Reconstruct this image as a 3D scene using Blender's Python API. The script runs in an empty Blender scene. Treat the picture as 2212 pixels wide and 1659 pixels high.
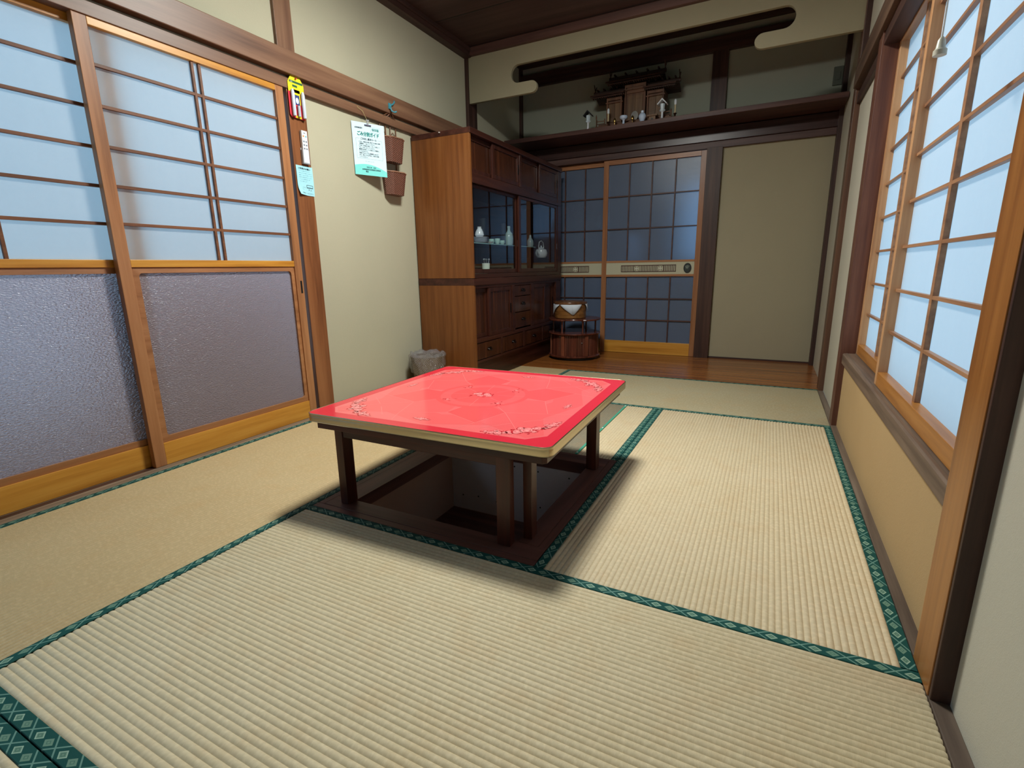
import bpy, math, random
from mathutils import Vector, Matrix
random.seed(7)
C = bpy.context.scene.collection
S = bpy.context.scene
PI = math.pi

# ------------------------------------------------------------ camera
F_PX, YAW, PITCH, ROLL = 1075.44, 0.473851, 0.227433, -0.015690
CAM = Vector((1.41663, -1.15221, 0.82787))
cy_, sy_, cp_, sp_ = math.cos(YAW), math.sin(YAW), math.cos(PITCH), math.sin(PITCH)
fwd = Vector((-sy_*cp_, cy_*cp_, -sp_)); rgt = Vector((cy_, sy_, 0)); upv = rgt.cross(fwd)
cr_, sr_ = math.cos(ROLL), math.sin(ROLL)
r2 = cr_*rgt + sr_*upv; u2 = -sr_*rgt + cr_*upv
cam = bpy.data.cameras.new('camera'); co = bpy.data.objects.new('camera', cam); C.objects.link(co)
m = Matrix((r2, u2, -fwd)).transposed().to_4x4(); m.translation = CAM; co.matrix_world = m
cam.sensor_fit = 'HORIZONTAL'; cam.sensor_width = 36.0; cam.lens = F_PX/2212*36.0
cam.clip_start = 0.02
S.camera = co

# ------------------------------------------------------------ world, exposure
S.view_settings.view_transform = 'Standard'; S.view_settings.look = 'None'
S.view_settings.exposure = 0.0; S.view_settings.gamma = 1.0; S.view_settings.use_curve_mapping = False
w = bpy.data.worlds.new('sky'); S.world = w; w.use_nodes = True
w.node_tree.nodes['Background'].inputs[0].default_value = (0.40, 0.72, 1.0, 1)
w.node_tree.nodes['Background'].inputs[1].default_value = 1.25
S.cycles.max_bounces = 8; S.cycles.diffuse_bounces = 4; S.cycles.glossy_bounces = 4
S.cycles.transmission_bounces = 6; S.cycles.transparent_max_bounces = 12
S.cycles.use_denoising = True; S.cycles.caustics_reflective = False; S.cycles.caustics_refractive = False
S.cycles.sample_clamp_indirect = 4.0
LAMP_W = 138.0                       # power of the ceiling lamp (see the ceiling lamp's builder)

# ------------------------------------------------------------ materials
def lin(c):
    return tuple(((v/255)/12.92 if v/255 <= .04045 else ((v/255+.055)/1.055)**2.4) for v in c)
MATS = {}
class N:
    def __init__(s, name):
        s.m = bpy.data.materials.new(name); s.m.use_nodes = True
        s.t = s.m.node_tree; s.b = s.t.nodes['Principled BSDF']; s.out = s.t.nodes['Material Output']
    def n(s, typ, **kw):
        nd = s.t.nodes.new(typ)
        for k, v in kw.items():
            if isinstance(k, str) and hasattr(nd, k): setattr(nd, k, v)
        return nd
    def l(s, a, b): s.t.links.new(a, b)
    def math(s, op, a, b=None, c=None):
        nd = s.t.nodes.new('ShaderNodeMath'); nd.operation = op
        for i, v in enumerate((a, b, c)):
            if v is None: continue
            if isinstance(v, (int, float)): nd.inputs[i].default_value = v
            else: s.l(v, nd.inputs[i])
        return nd.outputs[0]
    def coord(s, scale=(1, 1, 1), kind='Object'):
        tc = s.n('ShaderNodeTexCoord'); mp = s.n('ShaderNodeMapping')
        mp.inputs['Scale'].default_value = scale; s.l(tc.outputs[kind], mp.inputs[0]); return mp.outputs[0]
    def noise(s, vec, scale, detail=4, rough=.55):
        nd = s.n('ShaderNodeTexNoise'); nd.inputs['Scale'].default_value = scale
        nd.inputs['Detail'].default_value = detail; nd.inputs['Roughness'].default_value = rough
        s.l(vec, nd.inputs['Vector']); return nd.outputs['Fac']
    def ramp(s, fac, stops):
        nd = s.n('ShaderNodeValToRGB'); e = nd.color_ramp.elements
        while len(e) < len(stops): e.new(.5)
        for k, (p, c) in zip(e, stops): k.position = p; k.color = (*c, 1)
        s.l(fac, nd.inputs[0]); return nd.outputs[0]
    def mix(s, fac, a, b, typ='MIX'):
        nd = s.n('ShaderNodeMix'); nd.data_type = 'RGBA'; nd.blend_type = typ
        for i, v in ((0, fac), (6, a), (7, b)):
            if isinstance(v, (int, float)): nd.inputs[i].default_value = v
            elif isinstance(v, tuple): nd.inputs[i].default_value = (*v, 1)
            else: s.l(v, nd.inputs[i])
        return nd.outputs[2]
    def bump(s, h, strength, dist=.002):
        nd = s.n('ShaderNodeBump'); nd.inputs['Strength'].default_value = strength
        nd.inputs['Distance'].default_value = dist; s.l(h, nd.inputs['Height']); s.l(nd.outputs[0], s.b.inputs['Normal'])
    def set(s, **kw):
        names = dict(color='Base Color', rough='Roughness', metal='Metallic', ior='IOR', trans='Transmission Weight',
                     spec='Specular IOR Level', coat='Coat Weight', alpha='Alpha', emis='Emission Color', es='Emission Strength')
        for k, v in kw.items():
            i = s.b.inputs[names[k]]
            if isinstance(v, tuple): i.default_value = (*v, 1)
            elif isinstance(v, (int, float)): i.default_value = v
            else: s.l(v, i)

def wood(key, c1, c2, c3, axis='z', rough=.45, gs=1.0, coat=0.0, blotch=.25):
    """c1 light, c2 mid, c3 dark grain line; grain runs along axis"""
    k = key+axis
    if k in MATS: return MATS[k]
    M = N(k); sc = [26*gs]*3; sc['xyz'.index(axis)] = 1.3*gs
    v = M.coord(tuple(sc)); n1 = M.noise(v, 1.0, 6, .6)
    sc2 = [120*gs]*3; sc2['xyz'.index(axis)] = 3.0*gs
    n2 = M.noise(M.coord(tuple(sc2)), 1.0, 3, .5)
    n3 = M.noise(M.coord((1, 1, 1)), 2.3, 3, .5)
    col = M.ramp(n1, [(.30, lin(c3)), (.48, lin(c2)), (.68, lin(c1))])
    col = M.mix(M.math('MULTIPLY', n2, .2), col, lin(c3))
    col = M.mix(M.math('MULTIPLY', M.math('SUBTRACT', n3, .35), blotch*2), col, lin(c2))
    M.set(color=col, rough=rough, coat=coat, spec=.4)
    M.b.inputs['Coat Roughness'].default_value = .12
    M.bump(n2, .12, .0008)
    MATS[k] = M.m; return M.m

AMBER = dict(key='amber', c1=(222, 166, 76), c2=(206, 144, 56), c3=(170, 108, 36), rough=.36)
ABROWN = dict(key='abrown', c1=(186, 134, 92), c2=(168, 114, 74), c3=(132, 86, 54), rough=.42)
TAN = dict(key='tan', c1=(206, 160, 116), c2=(186, 138, 96), c3=(150, 104, 70), rough=.42)
BEAM = dict(key='beam', c1=(150, 114, 88), c2=(120, 86, 66), c3=(82, 56, 44), rough=.42, gs=.6, blotch=.5)
POSTR = dict(key='postr', c1=(158, 104, 66), c2=(138, 86, 52), c3=(102, 60, 36), rough=.38)
DARK = dict(key='darkw', c1=(88, 60, 52), c2=(66, 44, 38), c3=(42, 27, 24), rough=.48)
DARKR = dict(key='darkr', c1=(84, 38, 26), c2=(62, 26, 18), c3=(38, 14, 10), rough=.32)
MAHOG = dict(key='mahog', c1=(78, 42, 32), c2=(60, 30, 22), c3=(38, 18, 13), rough=.30)
CABSIDE = dict(key='cabside', c1=(128, 80, 40), c2=(114, 67, 30), c3=(94, 52, 24), rough=.36, gs=1.2)
GREYW = dict(key='greyw', c1=(128, 112, 98), c2=(100, 84, 72), c3=(70, 56, 48), rough=.6)
PLANK = dict(key='plank', c1=(168, 108, 54), c2=(140, 82, 38), c3=(98, 54, 26), rough=.22, gs=.6)
CEILW = dict(key='ceilw', c1=(86, 62, 56), c2=(70, 48, 44), c3=(50, 33, 31), rough=.5, gs=.6)
FRAMEW = dict(key='framew', c1=(122, 78, 66), c2=(96, 60, 52), c3=(66, 40, 35), rough=.5, gs=.7, blotch=.5)
KUMIKO = dict(key='kumiko', c1=(140, 92, 62), c2=(118, 74, 48), c3=(90, 54, 36), rough=.5)
SHRINEW = dict(key='shrinew', c1=(128, 88, 62), c2=(106, 70, 48), c3=(74, 46, 32), rough=.55)
def W(d, axis='z'): return wood(axis=axis, **d)

def plain(name, c, rough=.5, metal=0.0, bump=0.0, bs=80, **kw):
    if name in MATS: return MATS[name]
    M = N(name); M.set(rough=rough, metal=metal, **kw)
    n = M.noise(M.coord(), bs, 4)
    c0 = lin(c); M.set(color=M.mix(M.math('MULTIPLY', n, .35), c0, tuple(x*.78 for x in c0)))
    if bump: M.bump(n, bump, .001)
    MATS[name] = M.m; return M.m

def plaster(name, c, c2):
    M = N(name); v = M.coord()
    n1 = M.noise(v, 380, 5, .7); n2 = M.noise(v, 3.0, 4, .6); n3 = M.noise(v, 95, 3, .6)
    col = M.mix(M.math('MULTIPLY', n2, .8), lin(c), lin(c2))
    col = M.mix(M.math('MULTIPLY', M.math('SUBTRACT', n1, .3), .35), col, tuple(x*.72 for x in lin(c)))
    M.set(color=col, rough=.9, spec=.15); M.bump(M.math('ADD', n1, n3), .35, .0015)
    MATS[name] = M.m; return M.m
PLAS = plaster('plaster', (188, 182, 158), (176, 172, 150))
PLASD = plaster('plaster_alcove', (172, 174, 156), (160, 163, 148))
PLASB = plaster('plaster_back', (172, 162, 136), (160, 152, 128))
PLASN = plaster('plaster_near', (198, 190, 172), (188, 184, 168))

def tatami(name, c, c2, axis):
    M = N(name); v = M.coord()
    n = M.noise(v, 2.2, 4, .6); n4 = M.noise(v, 14, 3, .5)
    sc = (650, 90, 1) if axis == 'y' else (90, 650, 1)
    sc = (90, 700, 1) if axis == 'y' else (700, 90, 1)
    fib = M.noise(M.coord(sc), 1.0, 3, .6)
    sc3 = (62, 95, 1) if axis == 'y' else (95, 62, 1)
    fib2 = M.noise(M.coord(sc3), 1.0, 2, .5)
    col = M.mix(M.math('MULTIPLY', n, 1.1), lin(c), lin(c2))
    col = M.mix(M.math('MULTIPLY', M.math('SUBTRACT', fib, .25), .65), col, tuple(x*.62 for x in lin(c)))
    col = M.mix(M.math('MULTIPLY', M.math('SUBTRACT', fib2, .45), 1.2), col, tuple(min(1, x*1.25) for x in lin(c)))
    col = M.mix(M.math('MULTIPLY', M.math('SUBTRACT', n4, .5), .6), col, lin((196, 150, 92)))
    M.set(color=col, rough=.62, spec=.25); M.bump(M.math('ADD', fib, M.math('MULTIPLY', fib2, .8)), .5, .0012)
    MATS[name] = M.m; return M.m
TAT_X = tatami('tatami_x', (216, 202, 172), (206, 188, 150), 'x')
TAT_Y = tatami('tatami_y', (222, 204, 172), (210, 190, 152), 'y')
TAT_A = tatami('tatami_left', (206, 182, 140), (192, 166, 122), 'y')
TAT_D = tatami('tatami_back', (182, 172, 144), (172, 154, 118), 'x')
TAT_G = tatami('goza', (150, 140, 118), (132, 122, 102), 'y')

def brocade():
    M = N('green_brocade'); tc = M.n('ShaderNodeTexCoord'); sp = M.n('ShaderNodeSeparateXYZ')
    M.l(tc.outputs['UV'], sp.inputs[0]); u, v = sp.outputs[0], sp.outputs[1]
    a = M.math('FRACT', M.math('ADD', M.math('ADD', M.math('MULTIPLY', u, 1/.086), M.math('MULTIPLY', v, 1/.058)), 50))
    b = M.math('FRACT', M.math('ADD', M.math('SUBTRACT', M.math('MULTIPLY', u, 1/.086), M.math('MULTIPLY', v, 1/.058)), 50))
    p, q = M.math('SUBTRACT', a, .5), M.math('SUBTRACT', b, .5)
    mx = M.math('MAXIMUM', M.math('ABSOLUTE', p), M.math('ABSOLUTE', q))
    line = M.math('GREATER_THAN', mx, .470)
    def diamond(c):
        return M.math('MAXIMUM', M.math('ABSOLUTE', M.math('SUBTRACT', p, c)), M.math('ABSOLUTE', M.math('SUBTRACT', q, c)))
    d1, d2 = diamond(-.17), diamond(.21); dm = M.math('MINIMUM', d1, d2)
    mot = M.math('LESS_THAN', dm, .155); ring = M.math('MULTIPLY', M.math('LESS_THAN', d1, .155), M.math('GREATER_THAN', d1, .115))
    inner = M.math('LESS_THAN', M.math('ABSOLUTE', M.math('SUBTRACT', dm, .06)), .014)
    ch = M.noise(M.coord((1, 1, 1), 'UV'), 900, 2)
    base = M.mix(ch, lin((14, 62, 58)), lin((24, 82, 76)))
    col = M.mix(mot, base, lin((104, 136, 118)))
    col = M.mix(ring, col, lin((150, 178, 158)))
    col = M.mix(inner, col, lin((70, 110, 96)))
    col = M.mix(line, col, lin((104, 142, 130)))
    M.set(color=col, rough=.7, spec=.2); M.bump(ch, .3, .0008)
    return M.m
BROC = brocade()

def paper():
    M = N('shoji_paper'); t = M.t
    n = M.noise(M.coord((1, 1, 1)), 60, 5, .65); n2 = M.noise(M.coord((9, 9, 2)), 3, 3)
    col = M.mix(M.math('MULTIPLY', n, .3), (.90, .90, .90), (.78, .79, .80))
    col = M.mix(M.math('MULTIPLY', n2, .12), col, (.70, .72, .75))
    d = M.n('ShaderNodeBsdfDiffuse'); tr = M.n('ShaderNodeBsdfTranslucent'); mx = M.n('ShaderNodeMixShader')
    M.l(col, d.inputs[0]); M.l(col, tr.inputs[0]); mx.inputs[0].default_value = .82
    M.l(d.outputs[0], mx.inputs[1]); M.l(tr.outputs[0], mx.inputs[2]); M.l(mx.outputs[0], M.out.inputs[0])
    return M.m
PAPER = paper()

def figured(name, tint, rough, bs, bstr, trans_w, body):
    """obscure glass: rough transmission + glossy, on a tinted body"""
    M = N(name); v = M.coord((1, 1, 1))
    n = M.noise(M.coord((1, .45, 1)), bs, 2, .5)
    M.bump(n, bstr, .004)
    M.set(color=lin(tint), rough=rough, ior=1.5, trans=trans_w, spec=.7)
    nm = M.b.inputs['Normal'].links[0].from_socket
    g = M.n('ShaderNodeBsdfDiffuse'); g.inputs[0].default_value = (*lin(body), 1); M.l(nm, g.inputs['Normal'])
    mx = M.n('ShaderNodeMixShader'); mx.inputs[0].default_value = .35
    M.l(M.b.outputs[0], mx.inputs[1]); M.l(g.outputs[0], mx.inputs[2]); M.l(mx.outputs[0], M.out.inputs[0])
    return M.m
OBSC = figured('obscure_glass', (236, 218, 226), .20, 230, 1.0, .8, (150, 138, 150))
KGLASS = figured('kitchen_glass', (190, 210, 240), .25, 160, .25, .8, (88, 102, 132))

def clear_glass():
    M = N('clear_glass'); f = M.n('ShaderNodeFresnel'); f.inputs[0].default_value = 1.5
    tr = M.n('ShaderNodeBsdfTransparent'); tr.inputs[0].default_value = (.93, .95, .95, 1)
    g = M.n('ShaderNodeBsdfGlossy'); g.inputs['Roughness'].default_value = .015
    geo = M.n('ShaderNodeNewGeometry'); mx = M.n('ShaderNodeMixShader')
    M.l(M.math('MULTIPLY', M.math('MULTIPLY', f.outputs[0], 2.0), M.math('SUBTRACT', 1.0, geo.outputs['Backfacing'])), mx.inputs[0])
    M.l(tr.outputs[0], mx.inputs[1]); M.l(g.outputs[0], mx.inputs[2]); M.l(mx.outputs[0], M.out.inputs[0])
    return M.m
CLEAR = clear_glass()
def film():
    M = N('plastic_film'); tr = M.n('ShaderNodeBsdfTransparent'); tr.inputs[0].default_value = (.9, .9, .92, 1)
    g = M.n('ShaderNodeBsdfGlossy'); g.inputs['Roughness'].default_value = .16; g.inputs[0].default_value = (.9, .9, .95, 1)
    d = M.n('ShaderNodeBsdfTranslucent'); d.inputs[0].default_value = (.8, .8, .84, 1)
    n = M.noise(M.coord((1, 1, 1)), 38, 5, .7)
    bp = M.n('ShaderNodeBump'); bp.inputs['Strength'].default_value = .9; bp.inputs['Distance'].default_value = .02
    M.l(n, bp.inputs['Height']); M.l(bp.outputs[0], g.inputs['Normal'])
    m1 = M.n('ShaderNodeMixShader'); m1.inputs[0].default_value = .5
    M.l(g.outputs[0], m1.inputs[1]); M.l(d.outputs[0], m1.inputs[2])
    m2 = M.n('ShaderNodeMixShader'); M.l(M.math('ADD', M.math('MULTIPLY', n, .5), .12), m2.inputs[0])
    M.l(tr.outputs[0], m2.inputs[1]); M.l(m1.outputs[0], m2.inputs[2]); M.l(m2.outputs[0], M.out.inputs[0])
    return M.m
FILM = film()
def weave(name, c1, c2, sx=140, sz=110):
    M = N(name); v = M.coord((1, 1, 1)); sp = M.n('ShaderNodeSeparateXYZ'); M.l(v, sp.inputs[0])
    h = M.math('SINE', M.math('MULTIPLY', M.math('ADD', sp.outputs[0], sp.outputs[1]), sx*2))
    k = M.math('SINE', M.math('MULTIPLY', sp.outputs[2], sz*4)); q = M.math('MULTIPLY', h, k)
    f = M.math('ADD', M.math('MULTIPLY', q, .5), .5)
    n = M.noise(v, 120, 3)
    col = M.mix(f, lin(c1), lin(c2)); col = M.mix(M.math('MULTIPLY', n, .4), col, tuple(x*.6 for x in lin(c1)))
    M.set(color=col, rough=.6); M.bump(f, .8, .003); MATS[name] = M.m; return M.m

WHITE = plain('white_porcelain', (226, 232, 240), .18)
BLUEW = plain('bluewhite_porcelain', (196, 212, 236), .2)
CEL = plain('celadon', (176, 214, 206), .22)
BLACK = plain('black', (14, 13, 14), .5)
GOLD = plain('brass', (214, 178, 110), .28, 1.0)
ALU = plain('aluminium', (206, 190, 156), .26, 1.0)
STEEL = plain('steel', (190, 190, 195), .3, 1.0)
IRON = plain('iron_handle', (36, 30, 28), .38, .8)
SHEET = plain('paper_sheet', (214, 240, 250), .7)
SHEETB = plain('paper_pale_blue', (168, 226, 238), .7)
INK = plain('ink', (58, 84, 100), .8)
TEAL = plain('teal_ink', (70, 176, 172), .8)
MINT = plain('mint_ink', (128, 226, 220), .8)
CLOTH = plain('white_cloth', (222, 232, 246), .85, bump=.2)
BLUEH = plain('blue_hook_plastic', (66, 146, 164), .4)
CORD = plain('white_cord', (206, 204, 196), .6)

# ------------------------------------------------------------ mesh builder
ORG = {}
class MB:
    def __init__(s): s.v = []; s.f = []; s.k = []; s.uv = {}
    def add(s, vs, fs, m=0):
        o = len(s.v); s.v += [tuple(v) for v in vs]
        for f in fs: s.f.append([i+o for i in f]); s.k.append(m)
        return s
    def box(s, x0, x1, y0, y1, z0, z1, m=0):
        x0, x1 = sorted((x0, x1)); y0, y1 = sorted((y0, y1)); z0, z1 = sorted((z0, z1))
        v = [(x, y, z) for z in (z0, z1) for y in (y0, y1) for x in (x0, x1)]
        return s.add(v, [(0, 2, 3, 1), (4, 5, 7, 6), (0, 1, 5, 4), (1, 3, 7, 5), (3, 2, 6, 7), (2, 0, 4, 6)], m)
    def prism(s, poly, axis, a, b, m=0):
        """poly: 2D points in the other two axes (in xyz order), extruded from a to b"""
        n = len(poly)
        def P(q, t):
            if axis == 'x': return (t, q[0], q[1])
            if axis == 'y': return (q[0], t, q[1])
            return (q[0], q[1], t)
        v = [P(q, a) for q in poly]+[P(q, b) for q in poly]
        f = [tuple(range(n)), tuple(range(2*n-1, n-1, -1))]+[(i, i+n, (i+1) % n+n, (i+1) % n) for i in range(n)]
        return s.add(v, f, m)
    def lathe(s, prof, cx=0, cy=0, z=0, seg=28, m=0, sx=1, sy=1, cap=True):
        v = []; f = []; n = len(prof)
        for i in range(seg):
            a = 2*PI*i/seg
            for r, h in prof: v.append((cx+r*math.cos(a)*sx, cy+r*math.sin(a)*sy, z+h))
        for i in range(seg):
            j = (i+1) % seg
            for k in range(n-1): f.append((i*n+k, j*n+k, j*n+k+1, i*n+k+1))
        if cap:
            if prof[0][0] > 1e-6: f.append(tuple(i*n for i in range(seg))[::-1])
            if prof[-1][0] > 1e-6: f.append(tuple(i*n+n-1 for i in range(seg)))
        return s.add(v, f, m)
    def tube(s, path, r, seg=8, m=0, closed=False, r1=None):
        path = [Vector(q) for q in path]; n = len(path); v = []; f = []
        for i, q in enumerate(path):
            if closed: t = path[(i+1) % n]-path[i-1]
            else: t = path[min(i+1, n-1)]-path[max(i-1, 0)]
            t.normalize(); a = Vector((0, 0, 1)) if abs(t.z) < .9 else Vector((1, 0, 0))
            e1 = t.cross(a).normalized(); e2 = t.cross(e1)
            rr = r if r1 is None else r+(r1-r)*i/(n-1)
            for k in range(seg):
                g = 2*PI*k/seg; v.append(q+rr*(math.cos(g)*e1+math.sin(g)*e2))
        for i in range(n if closed else n-1):
            j = (i+1) % n
            for k in range(seg):
                l = (k+1) % seg; f.append((i*seg+k, i*seg+l, j*seg+l, j*seg+k))
        if not closed: f.append(tuple(range(seg))[::-1]); f.append(tuple((n-1)*seg+k for k in range(seg)))
        return s.add(v, f, m)
    def ball(s, c, r, m=0, seg=14, sz=1.0):
        pr = [(r*math.sin(PI*i/8), -r*sz*math.cos(PI*i/8)) for i in range(9)]
        pr[0] = (0, pr[0][1]); pr[-1] = (0, pr[-1][1])
        return s.lathe(pr, c[0], c[1], c[2], seg, m, cap=False)
    def build(s, name, mats, parent=None, bevel=0.0, smooth=False, org=None):
        me = bpy.data.meshes.new(name)
        if parent is not None: o = ORG[parent.name]
        elif org is not None: o = Vector(org)
        else:
            xs, ys, zs = zip(*s.v); o = Vector(((min(xs)+max(xs))/2, (min(ys)+max(ys))/2, min(zs)))
        me.from_pydata([(v[0]-o[0], v[1]-o[1], v[2]-o[2]) for v in s.v], [], s.f)
        if not isinstance(mats, (list, tuple)): mats = [mats]
        for q in mats: me.materials.append(q)
        for p, k in zip(me.polygons, s.k): p.material_index = k; p.use_smooth = smooth
        if s.uv:
            uvl = me.uv_layers.new(name='UV')
            for p in me.polygons:
                for li in p.loop_indices:
                    uvl.data[li].uv = s.uv.get(me.loops[li].vertex_index, (0, 0))
        me.update()
        ob = bpy.data.objects.new(name, me); C.objects.link(ob)
        if parent is not None: ob.parent = parent; ORG[ob.name] = o
        else: ob.location = o; ORG[ob.name] = Vector(o)
        if bevel:
            b = ob.modifiers.new('bevel', 'BEVEL'); b.width = bevel; b.segments = 2; b.limit_method = 'ANGLE'; b.angle_limit = .7
        if smooth:
            try: me.set_sharp_from_angle(angle=.7)
            except Exception: pass
        return ob
def thing(name, label, cat, loc, group=None, kind=None):
    o = bpy.data.objects.new(name, None); C.objects.link(o); o.location = loc; o.empty_display_size = .05
    ORG[o.name] = Vector(loc); return tag(o, label, cat, group, kind)
def tag(o, label=None, cat=None, group=None, kind=None):
    if label: o['label'] = label
    if cat: o['category'] = cat
    if group: o['group'] = group
    if kind: o['kind'] = kind
    return o
def struct(mb, name, mats, bevel=0.0, label=None, cat=None):
    return tag(mb.build(name, mats, bevel=bevel), label, cat, kind='structure')
def copy_tree(o, loc):
    c = o.copy(); C.objects.link(c); c.location = loc; ORG[c.name] = Vector(loc)
    for ch in list(o.children):
        k = ch.copy(); C.objects.link(k); k.parent = c; ORG[k.name] = Vector(loc)
        for g in list(ch.children):
            q = g.copy(); C.objects.link(q); q.parent = k; ORG[q.name] = Vector(loc)
    return c
_txt = {}
def text2d(s, size):
    """flat text triangles, origin at its left end on the baseline"""
    cu = bpy.data.curves.new('lettering', 'FONT'); cu.body = s; cu.size = size
    ob = bpy.data.objects.new('lettering', cu); C.objects.link(ob)
    dg = bpy.context.evaluated_depsgraph_get(); ev = ob.evaluated_get(dg); me = ev.to_mesh()
    vs = [(v.co.x, v.co.y) for v in me.vertices]; fs = [tuple(p.vertices) for p in me.polygons]
    ev.to_mesh_clear(); bpy.data.objects.remove(ob); bpy.data.curves.remove(cu)
    return vs, fs
def put_text(mb, s, size, P, m, bold=0, wid=None):
    """P maps (a, b) on the sheet to a 3D point; text starts at P(0,0)"""
    vs, fs = text2d(s, size)
    if not vs: return
    if wid:
        k = wid/max(v[0] for v in vs); vs = [(v[0]*k, v[1]) for v in vs]
    offs = [(0, 0)] if not bold else [(0, 0), (bold, 0), (0, bold), (bold, bold), (-bold, 0), (0, -bold)]
    for dx, dy in offs: mb.add([P(a+dx, b+dy) for a, b in vs], fs, m)

# ------------------------------------------------------------ the room
XL, XR, YB, ZC = -0.925, 1.795, 3.71, 2.53
Y0 = -3.2
# floor: board base under the mats (with the pit left open), the plank floor at the back
mb = MB()
for a in ((XL-.05, 0.0, Y0, 2.70), (.885, XR+.03, Y0, 2.70), (0.0, .885, Y0, 0.0), (0.0, .885, .885, 2.70)):
    mb.box(a[0], a[1], a[2], a[3], -.12, -.056)
struct(mb, 'floor', W(GREYW, 'y'))
mb = MB(); yy = 2.702
for k in range(8):
    w_ = (3.72-2.702)/8; mb.box(XL-.03, XR, yy, yy+w_-.0012, -.05, .002); yy += w_
struct(mb, 'floor_2', W(PLANK, 'x'), bevel=.0008, label='glossy brown plank floor in the alcove at the back of the room', cat='floor')
# walls
mb = MB(); mb.box(XL-.07, XL, .95, YB+.1, 0, 3.0); mb.box(XL-.07, XL, Y0, .95, 1.80, 3.0)
struct(mb, 'wall_left', PLAS)
mb = MB()
mb.box(XR, XR+.10, Y0, -.06, 0, 2.9); mb.box(XR, XR+.10, 1.86, YB+.1, 0, 2.9); mb.box(XR, XR+.10, -.06, 1.86, 1.82, 2.9)
struct(mb, 'wall_right', PLASN)
mb = MB(); mb.box(1.7905, XR+.10, .02, 1.85, 0, .335)
struct(mb, 'wall_under_window', plaster('tanboard', (190, 160, 118), (176, 146, 104)))
mb = MB()
mb.box(.955, XR, YB, YB+.08, 0, 1.80, 0)
struct(mb, 'wall_back', PLASB)
mb = MB(); mb.box(XL-.02, XR, YB, YB+.08, 1.95, 2.9)
struct(mb, 'wall_alcove', PLASD)
mb = MB(); mb.box(XL-.07, XR+.10, Y0-.06, Y0, -.05, 2.9)
struct(mb, 'wall_front', PLAS)
# ceiling: boards running across, seams every 0.45
mb = MB(); y = 2.176-.4535*12
while y < 2.66:
    mb.box(XL, XR, max(y, Y0), min(y+.452, 2.70), ZC+.0, ZC+.02); mb.box(XL, XR, max(y-.004, Y0), max(y+.004, Y0)+.001, ZC-.001, ZC+.004, 1); y += .4535
struct(mb, 'ceiling', [W(CEILW, 'x'), BLACK])
mb = MB(); mb.box(XL-.02, XR+.02, 2.70, YB+.05, 2.70, 2.73)
struct(mb, 'ceiling_alcove', W(DARK, 'x'))
# cornices
def trim(n, mb_, mat, bevel=.0015, label=None, cat=None):
    return struct(mb_, 'trim_%d' % n, mat, bevel, label, cat)
mb = MB(); mb.box(XL, -.862, Y0, 2.665, 2.466, ZC); mb.box(-.862, -.852, Y0, 2.66, 2.50, ZC); trim(1, mb, W(DARK, 'y'))
mb = MB(); mb.box(XR-.06, XR, Y0, 2.665, 2.466, ZC); trim(2, mb, W(DARK, 'y'))
mb = MB(); mb.box(-.862, XR-.06, 2.645, 2.70, 2.476, ZC); trim(3, mb, W(dict(CEILW, key='cwx', c1=(110, 76, 66), c2=(92, 62, 54), c3=(66, 42, 38)), 'x'))
# left wall: post, upper post, corner post, beam above the doors
mb = MB(); mb.box(-1.01, -.905, .868, .982, 0, 1.80); trim(4, mb, W(POSTR, 'z'), label='reddish brown door post beside the left sliding doors', cat='post')
mb = MB(); mb.box(-1.01, -.905, .842, .948, 1.93, ZC); trim(5, mb, W(dict(BEAM, key='bmup'), 'z'))
mb = MB(); mb.box(-.99, -.898, 2.665, 2.80, 0, ZC+.1); trim(6, mb, W(DARK, 'z'))
mb = MB(); mb.box(-.99, -.880, Y0, 2.665, 1.822, 1.935); trim(7, mb, W(BEAM, 'y'), bevel=.004, label='long brown wooden beam running above the left doors', cat='beam')
mb = MB(); mb.box(-1.00, -.899, Y0, 2.665, 1.756, 1.806); trim(8, mb, W(dict(BEAM, key='kamoi'), 'y'), bevel=.002)
# door track (threshold) on the left
mb = MB(); mb.box(-1.02, -.8625, Y0, .868, -.05, .0); mb.box(-.94, -.908, Y0, .868, -.003, .0006, 1)
trim(9, mb, [W(dict(GREYW, key='sill', c1=(170, 150, 128), c2=(140, 120, 100), c3=(104, 86, 72)), 'y'), W(DARK, 'y')])
mb = MB(); mb.box(-.93, -.8625, .868, 2.70, -.05, .0); trim(10, mb, W(GREYW, 'y'))
# right side: floor strip, posts, beam
mb = MB(); mb.box(1.7635, XR, Y0, 2.70, -.05, .001); trim(11, mb, W(GREYW, 'y'))
mb = MB(); mb.box(1.765, XR+.05, 2.665, 2.785, 0, 2.53); trim(12, mb, W(dict(BEAM, key='post2', c1=(120, 86, 66), c2=(96, 66, 50), c3=(66, 44, 36)), 'z'))
mb = MB(); mb.box(1.766, XR+.12, 1.832, 1.935, 0, 1.83); trim(13, mb, W(dict(DARK, key='jamb', c1=(118, 78, 60), c2=(92, 56, 44), c3=(58, 34, 30)), 'z'), label='dark brown window jamb at the far end of the right window', cat='post')
mb = MB(); mb.box(1.762, 1.93, -.064, .047, 0, 1.83); mb.box(1.764, XR+.02, -.0745, -.0642, 0, 1.83, 1)  # dark slab puts the shade of the post's near side into colour
trim(14, mb, [W(dict(AMBER, key='nearpost', c1=(176, 118, 58), c2=(152, 96, 44), c3=(122, 72, 32)), 'z'), W(DARK, 'z')], label='amber wooden post at the near end of the right window', cat='post')
mb = MB(); mb.box(1.75, XR+.06, Y0, 2.665, 1.828, 1.94); trim(15, mb, W(dict(DARK, key='nagr', c1=(110, 84, 66), c2=(86, 62, 50), c3=(58, 40, 34)), 'y'), bevel=.003)
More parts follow.
